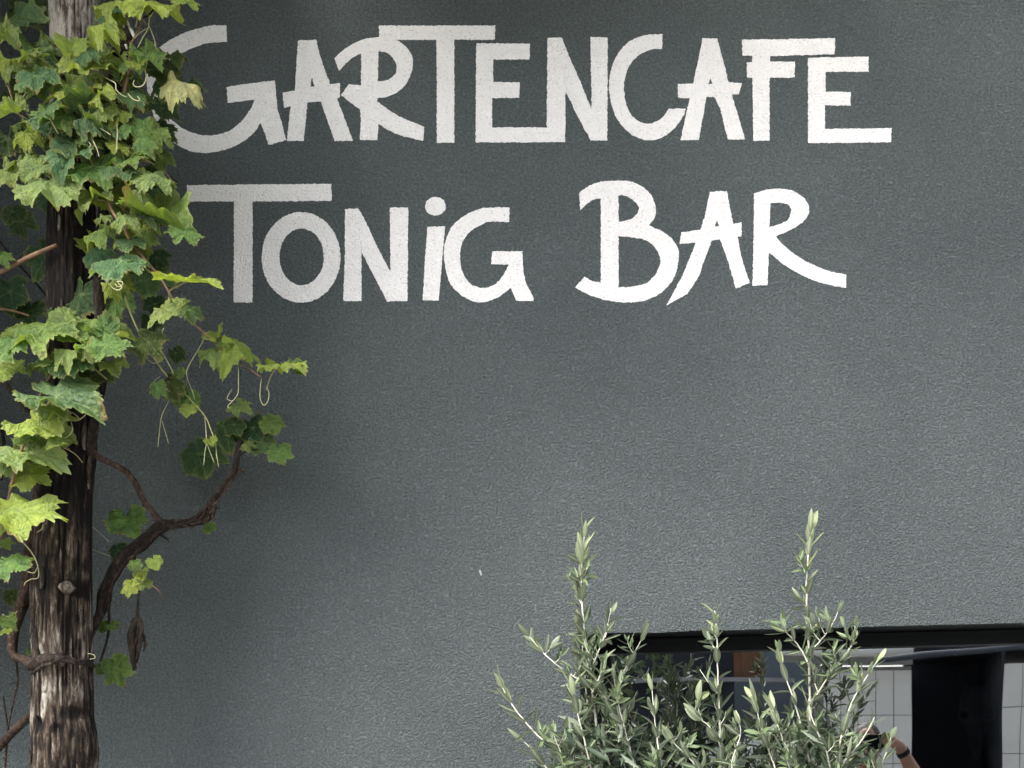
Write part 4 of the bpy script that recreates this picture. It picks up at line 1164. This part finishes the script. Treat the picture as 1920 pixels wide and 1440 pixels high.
# ------------------------------------------------------------------ what stands opposite (seen in the pane)
LY = 8.8            # distance of the opposite facade from the wall
def RX(px, dist=LY): return (px - FX) * S / D * (D + 2 * YG + dist)
def RZ(py, dist=LY): return CZ + (FY - py) * S / D * (D + 2 * YG + dist)
def opposite():
    M_pan = simple("pale_panel", (0.62, 0.605, 0.57), 0.5, 0.4, 0.06, 2.0)
    M_joint = simple("panel_joint", (0.22, 0.22, 0.215), 0.9, 0.1)
    M_dk = simple("dark_opening", (0.022, 0.024, 0.032), 0.6, 0.2)
    root = empty("panelled_building", (1, -LY - 1, 0))
    tag(root, "pale panelled building with a dark opening, mirrored in the window", "building")
    x0, xa, xb, x1 = RX(1520), RX(1712), RX(1882), RX(2500)
    ztop = RZ(1244)
    box("core", (x0 + .01, xa - .01, -LY - 3, -LY - .03, 0, ztop - .01), M_joint, root)
    box("core", (xb + .01, x1, -LY - 3, -LY - .03, 0, ztop - .01), M_joint, root)
    box("opening_back", (xa - .01, xb + .01, -LY - 2.2, -LY - 2.0, 0, RZ(1216) - .003), M_dk, root)
    box("opening_side", (xb - .03, xb + .006, -LY - 2.0, -LY - .035, 0, RZ(1216) - .003), M_dk, root)
    pw, ph = RX(1682) - RX(1648), 0.48
    pv, pf = [], []
    box_vf(pv, pf, 0, pw - .008, 0, .028, 0, ph - .008)
    pm = mesh("panel", pv, pf); pm.materials.append(M_pan)
    def rows(xs, off):
        for x in xs:
            z = off
            while z < ztop - .05:
                o = bpy.data.objects.new("panel", pm); COL.objects.link(o); o.parent = root
                o.matrix_parent_inverse = Matrix.Translation(-root.location)
                o.location = (x, -LY - .03, z)
                if z + ph > ztop: o.scale.z = (ztop - z) / ph
                z += ph
    n = int((xa - x0) / pw)
    rows([xa - pw * (i + 1) for i in range(n)], (RZ(1340) % ph))
    rows([xb + pw * i for i in range(16)], (RZ(1322) % ph))
    # eaves: rounded pale cassette and a dark gutter line
    V, F = [], []
    tube_vf(V, F, [Vector((x0 - .3, -LY + .12, RZ(1221))), Vector((xa, -LY + .12, RZ(1219)))], [.05, .05], 12)
    link("awning_roll", mesh("awning_roll", V, F, True), root, [M_pan])
    box("fascia", (x0 - .3, xa + .0, -LY - .02, -LY + .05, ztop + .004, RZ(1226)), M_joint, root)
    V, F = [], []
    tube_vf(V, F, [Vector((xa - .4, -LY + .3, RZ(1234, LY - .3))), Vector((xb + .8, -LY + .3, RZ(1206, LY - .3)))], [.03, .03], 8)
    link("gutter", mesh("gutter", V, F, True), root, [simple("gutter_metal", (0.05, 0.056, 0.068), 0.7, 0.2)])
    box("roof_slab", (xa + .003, x1, -LY - 3, -LY - .04, RZ(1216), RZ(1216) + .25), M_dk, root)
    # timber shed further left
    shed = empty("timber_shed", (RX(1380), -LY - 1.4, 0))
    tag(shed, "brown timber shed with a grey beam, mirrored behind the olive shoots", "shed")
    M_br = simple("brown_board", (0.13, 0.06, 0.028), 0.7, 0.3, 0.3, 4)
    bx0, bx1 = RX(1350), RX(1412)
    nb = 4
    for i in range(nb):
        a = bx0 + (bx1 - bx0) * i / nb
        box("board", (a + .004, a + (bx1 - bx0) / nb - .004, -LY - 1.2, -LY - 1.15, RZ(1262), RZ(1200)), M_br, shed)
    box("beam", (bx0 - 1.6, bx1 + .35, -LY - 1.21, -LY - 1.05, RZ(1272), RZ(1263)), simple("grey_beam", (0.25, 0.25, 0.26), 0.8, 0.2), shed)
    box("side_wall", (bx0 - 1.6, bx0 - .01, -LY - 1.3, -LY - 1.22, 0, 2.9), M_dk, shed)
    box("back_wall", (bx0 - 2.5, x0 - .02, -LY - 2.4, -LY - 2.3, 0, 3.4), simple("pale_blue_wall", (0.12, 0.145, 0.165), 0.8, 0.2), shed)
    for q in (0, 1):
        box("shed_post", (bx0 - .1 + q * 1.0, bx0 + q * 1.0, -LY - 1.2, -LY - 1.1, 0, RZ(1273)), M_dk, shed)
opposite()
gw = empty("added_white_wall", (RX(1340, 7.3), -7.3, 0)); tag(gw, "low white wall added for bright spots mirrored between the olive shoots", "wall")  # pale blocks added only for bright patches in the pane
M_white = simple("whitewash", (0.72, 0.71, 0.68), 0.8, 0.2, 0.1, 3)
for q in range(7):
    a = RX(1170 + q * 46, 7.3); b_ = RX(1170 + (q + 1) * 46, 7.3)
    box("wall_block", (a + .003, b_ - .003, -7.4, -7.2 + .01 * (q % 2), 0, RZ(1392 - 6 * (q % 3), 7.3)), M_white, gw, .01)

def garden_tree(x, y, h, label, seed):
    rg = random.Random(seed)
    root = empty("garden_tree", (x, y, 0)); tag(root, label, "tree", "trees opposite the wall")
    V, F = [], []
    tube_vf(V, F, crom([Vector((x, y, 0)), Vector((x + .06, y, h * .4)), Vector((x - .05, y + .05, h * .8))], 6), [.12 - .006 * i for i in range(13)], 9, .2)
    link("trunk", mesh("trunk", V, F, True), root, [M_wood_dark])
    V, F = [], []
    for i in range(1500):
        cl = rg.randint(0, 12); rc = random.Random(seed * 50 + cl)
        c = Vector((x + rc.gauss(0, .55), y + rc.gauss(0, .55), h * rc.uniform(.35, .95)))
        p = c + Vector((rg.gauss(0, .28), rg.gauss(0, .28), rg.gauss(0, .26)))
        d = Vector((rg.gauss(0, 1), rg.gauss(0, 1), rg.gauss(0, .7))).normalized(); e = d.orthogonal().normalized()
        s = rg.uniform(.04, .07); o = len(V)
        V += [p - d * s, p + e * s * .5, p + d * s, p - e * s * .5]; F.append((o, o + 1, o + 2, o + 3))
    m = bpy.data.materials.get("tree_leaves") or simple("tree_leaves", (0.055, 0.095, 0.035), 0.5, 0.3, 0.4, 6)
    o = link("crown", mesh("crown", V, F), root, [m]); o["kind"] = "stuff"
garden_tree(-3.3, -8.2, 3.6, "bushy dark tree standing left of the timber shed", 2)
garden_tree(-2.0, -6.9, 2.7, "smaller dark tree standing before the timber shed", 3)

# ------------------------------------------------------------------ the photographer, mirrored in the pane
def photographer():
    root = empty("person", (0.02, -D - .36, 0))
    tag(root, "person in a dark T-shirt holding up a phone, mirrored in the window", "person")
    M_skin = simple("skin", (0.31, 0.165, 0.11), 0.5, 0.4, 0.1, 12)
    M_sh = simple("dark_shirt", (0.03, 0.032, 0.036), 0.85, 0.2, 0.2, 10)
    M_tr = simple("dark_trousers", (0.05, 0.055, 0.075), 0.85, 0.2, 0.2, 10)
    M_hair = simple("dark_hair", (0.03, 0.02, 0.014), 0.6, 0.4)
    M_shoe = simple("grey_shoe", (0.12, 0.12, 0.12), 0.7, 0.3)
    y0 = -D - .36
    def blob(chains, voxel, name, mat, balls=()):
        V, F = [], []
        for pts, rad in chains:
            n = len(pts)
            c = crom([Vector((*p, r)) for p, r in zip(pts, rad)], 4) if n > 2 else [Vector((*p, r)) for p, r in zip(pts, rad)]
            tube_vf(V, F, [q.xyz if len(q) == 3 else Vector(q[:3]) for q in c], [q[3] for q in c], 12)
            for q in (c[0], c[-1]):
                sphere(V, F, Vector(q[:3]), (q[3],) * 3)
        for c, r in balls:
            sphere(V, F, Vector(c), r)
        me = mesh(name, V, F, True)
        o = link(name, me, root, [mat])
        md = o.modifiers.new("remesh", 'REMESH'); md.mode = 'VOXEL'; md.voxel_size = voxel; md.use_smooth_shade = True
        sm_ = o.modifiers.new("smooth", 'SMOOTH'); sm_.factor = 0.5; sm_.iterations = 3
        return o
    def sphere(V, F, c, r, n=12, m=8):
        b = len(V)
        V.append(c + Vector((0, 0, r[2])))
        for i in range(1, m):
            a = math.pi * i / m
            for j in range(n):
                t = 2 * math.pi * j / n
                V.append(c + Vector((r[0] * math.sin(a) * math.cos(t), r[1] * math.sin(a) * math.sin(t), r[2] * math.cos(a))))
        V.append(c - Vector((0, 0, r[2])))
        e = len(V) - 1
        for j in range(n):
            F.append((b, b + 1 + j, b + 1 + (j + 1) % n))
            F.append((e, e - n + (j + 1) % n, e - n + j))
        for i in range(m - 2):
            for j in range(n):
                p = b + 1 + i * n + j; q = b + 1 + i * n + (j + 1) % n
                F.append((p, p + n, q + n, q))
    hx, hy, hz = 0.02, y0 + .04, 1.63
    sh = [Vector((-.17, y0, 1.42)), Vector((.21, y0, 1.42))]
    el = [Vector((-.27, y0 + .12, 1.22)), Vector((.34, y0 + .14, 1.36))]
    wr = [Vector((-.125, -D - .075, 1.575)), Vector((.195, -D - .07, 1.625))]
    ha = [Vector((-.085, -D - .035, 1.625)), Vector((.135, -D - .03, 1.662))]
    chains = []
    for s in (0, 1):
        chains.append(([sh[s], sh[s].lerp(el[s], .5), el[s]], [.055, .05, .04]))
        chains.append(([el[s], el[s].lerp(wr[s], .35), wr[s]], [.041, .044, .029]))
        chains.append(([wr[s], ha[s]], [.028, .03]))
        sg = -1 if s == 0 else 1
        # four fingers curled over the phone's short end, thumb behind it
        for f in range(4):
            z = ha[s].z + .026 - f * .018
            knuck = Vector((ha[s].x + sg * .012, ha[s].y + .022, z))
            ln = (.030, .036, .034, .026)[f]
            chains.append(([Vector((ha[s].x + sg * .014, ha[s].y, z)), knuck, knuck + Vector((-sg * ln * .7, .011, 0)), knuck + Vector((-sg * ln * 1.35, .004, -.003))], [.0105, .0098, .0092, .008]))
        chains.append(([ha[s] + Vector((0, -.012, .0)), ha[s] + Vector((-sg * .025, -.020, .018)), ha[s] + Vector((-sg * .05, -.014, .022))], [.013, .011, .009]))
    # torso, neck, legs, feet
    chains.append(([(0.02, y0 - .01, .95), (0.02, y0 - .01, 1.1), (0.02, y0 - .01, 1.3), (0.02, y0 - .005, 1.43)], [.135, .12, .135, .085]))
    chains.append(([sh[0], sh[1]], [.06, .06]))
    chains.append(([(0.02, y0, 1.43), (0.02, y0 + .02, 1.53)], [.056, .052]))
    for sg in (-1, 1):
        chains.append(([(0.02 + sg * .09, y0, .93), (0.02 + sg * .11, y0 + .02, .5), (0.02 + sg * .12, y0 - .01, .09)], [.085, .058, .042]))
        chains.append(([(0.02 + sg * .12, y0 - .03, .045), (0.02 + sg * .13, y0 + .17, .035)], [.04, .034]))
    balls = [((hx, hy, hz), (.074, .092, .112)), ((hx, hy + .03, hz - .055), (.055, .06, .055)), ((hx, hy + .098, hz - .02), (.014, .02, .022)),
             ((hx - .076, hy - .005, hz - .01), (.012, .022, .03)), ((hx + .076, hy - .005, hz - .01), (.012, .022, .03))]
    blob(chains, .0058, "body", M_skin, balls)
    # clothing and hair
    blob([([(0.02, y0 - .01, .93), (0.02, y0 - .01, 1.1), (0.02, y0 - .01, 1.3), (0.02, y0 - .005, 1.44)], [.15, .136, .15, .092]), ([sh[0], sh[1]], [.07, .07]),
          ([sh[0], sh[0].lerp(el[0], .55)], [.07, .064]), ([sh[1], sh[1].lerp(el[1], .55)], [.07, .064])], .011, "shirt", M_sh)
    blob([([(0.02 - .09, y0, .95), (0.02 - .11, y0 + .02, .5), (0.02 - .12, y0 - .01, .10)], [.1, .076, .062]), ([(0.02 + .09, y0, .95), (0.02 + .11, y0 + .02, .5), (0.02 + .12, y0 - .01, .10)], [.1, .076, .062])], .011, "trousers", M_tr)
    for sg in (-1, 1):
        blob([([(0.02 + sg * .12, y0 - .04, .05), (0.02 + sg * .13, y0 + .18, .042)], [.05, .042])], .01, "shoe", M_shoe)
    blob([], .008, "hair", M_hair, [((hx, hy - .022, hz + .03), (.083, .092, .098))])
    for sg in (-1, 1):
        V, F = [], []
        sphere(V, F, Vector((hx + sg * .032, hy + .083, hz + .004)), (.011, .009, .008))
        link("eye", mesh("eye", V, F, True), root, [M_black])
    V, F = [], []
    d = (wr[1] - el[1]).normalized()
    tube_vf(V, F, [wr[1] - d * .05, wr[1] - d * .026], [.037, .036], 16)
    o = link("wristwatch", mesh("wristwatch", V, F, True), root, [M_black]); o["label"] = "dark wristwatch band"
    ph = empty("phone", (.03, -D - .012, 1.65)); tag(ph, "dark phone held level in both hands by the mirrored photographer", "phone")
    box("case", (-.05, .108, -D - .022, -D - .013, 1.612, 1.688), M_black, ph, .003)
    for q in ((0, 0), (-.02, .022)):
        V, F = [], []
        tube_vf(V, F, [Vector((-.0 + q[0], -D - .013, 1.65 + q[1])), Vector((q[0], -D - .0105, 1.65 + q[1]))], [.0085, .008], 16)
        link("lens", mesh("lens", V, F), ph, [M_black])
photographer()
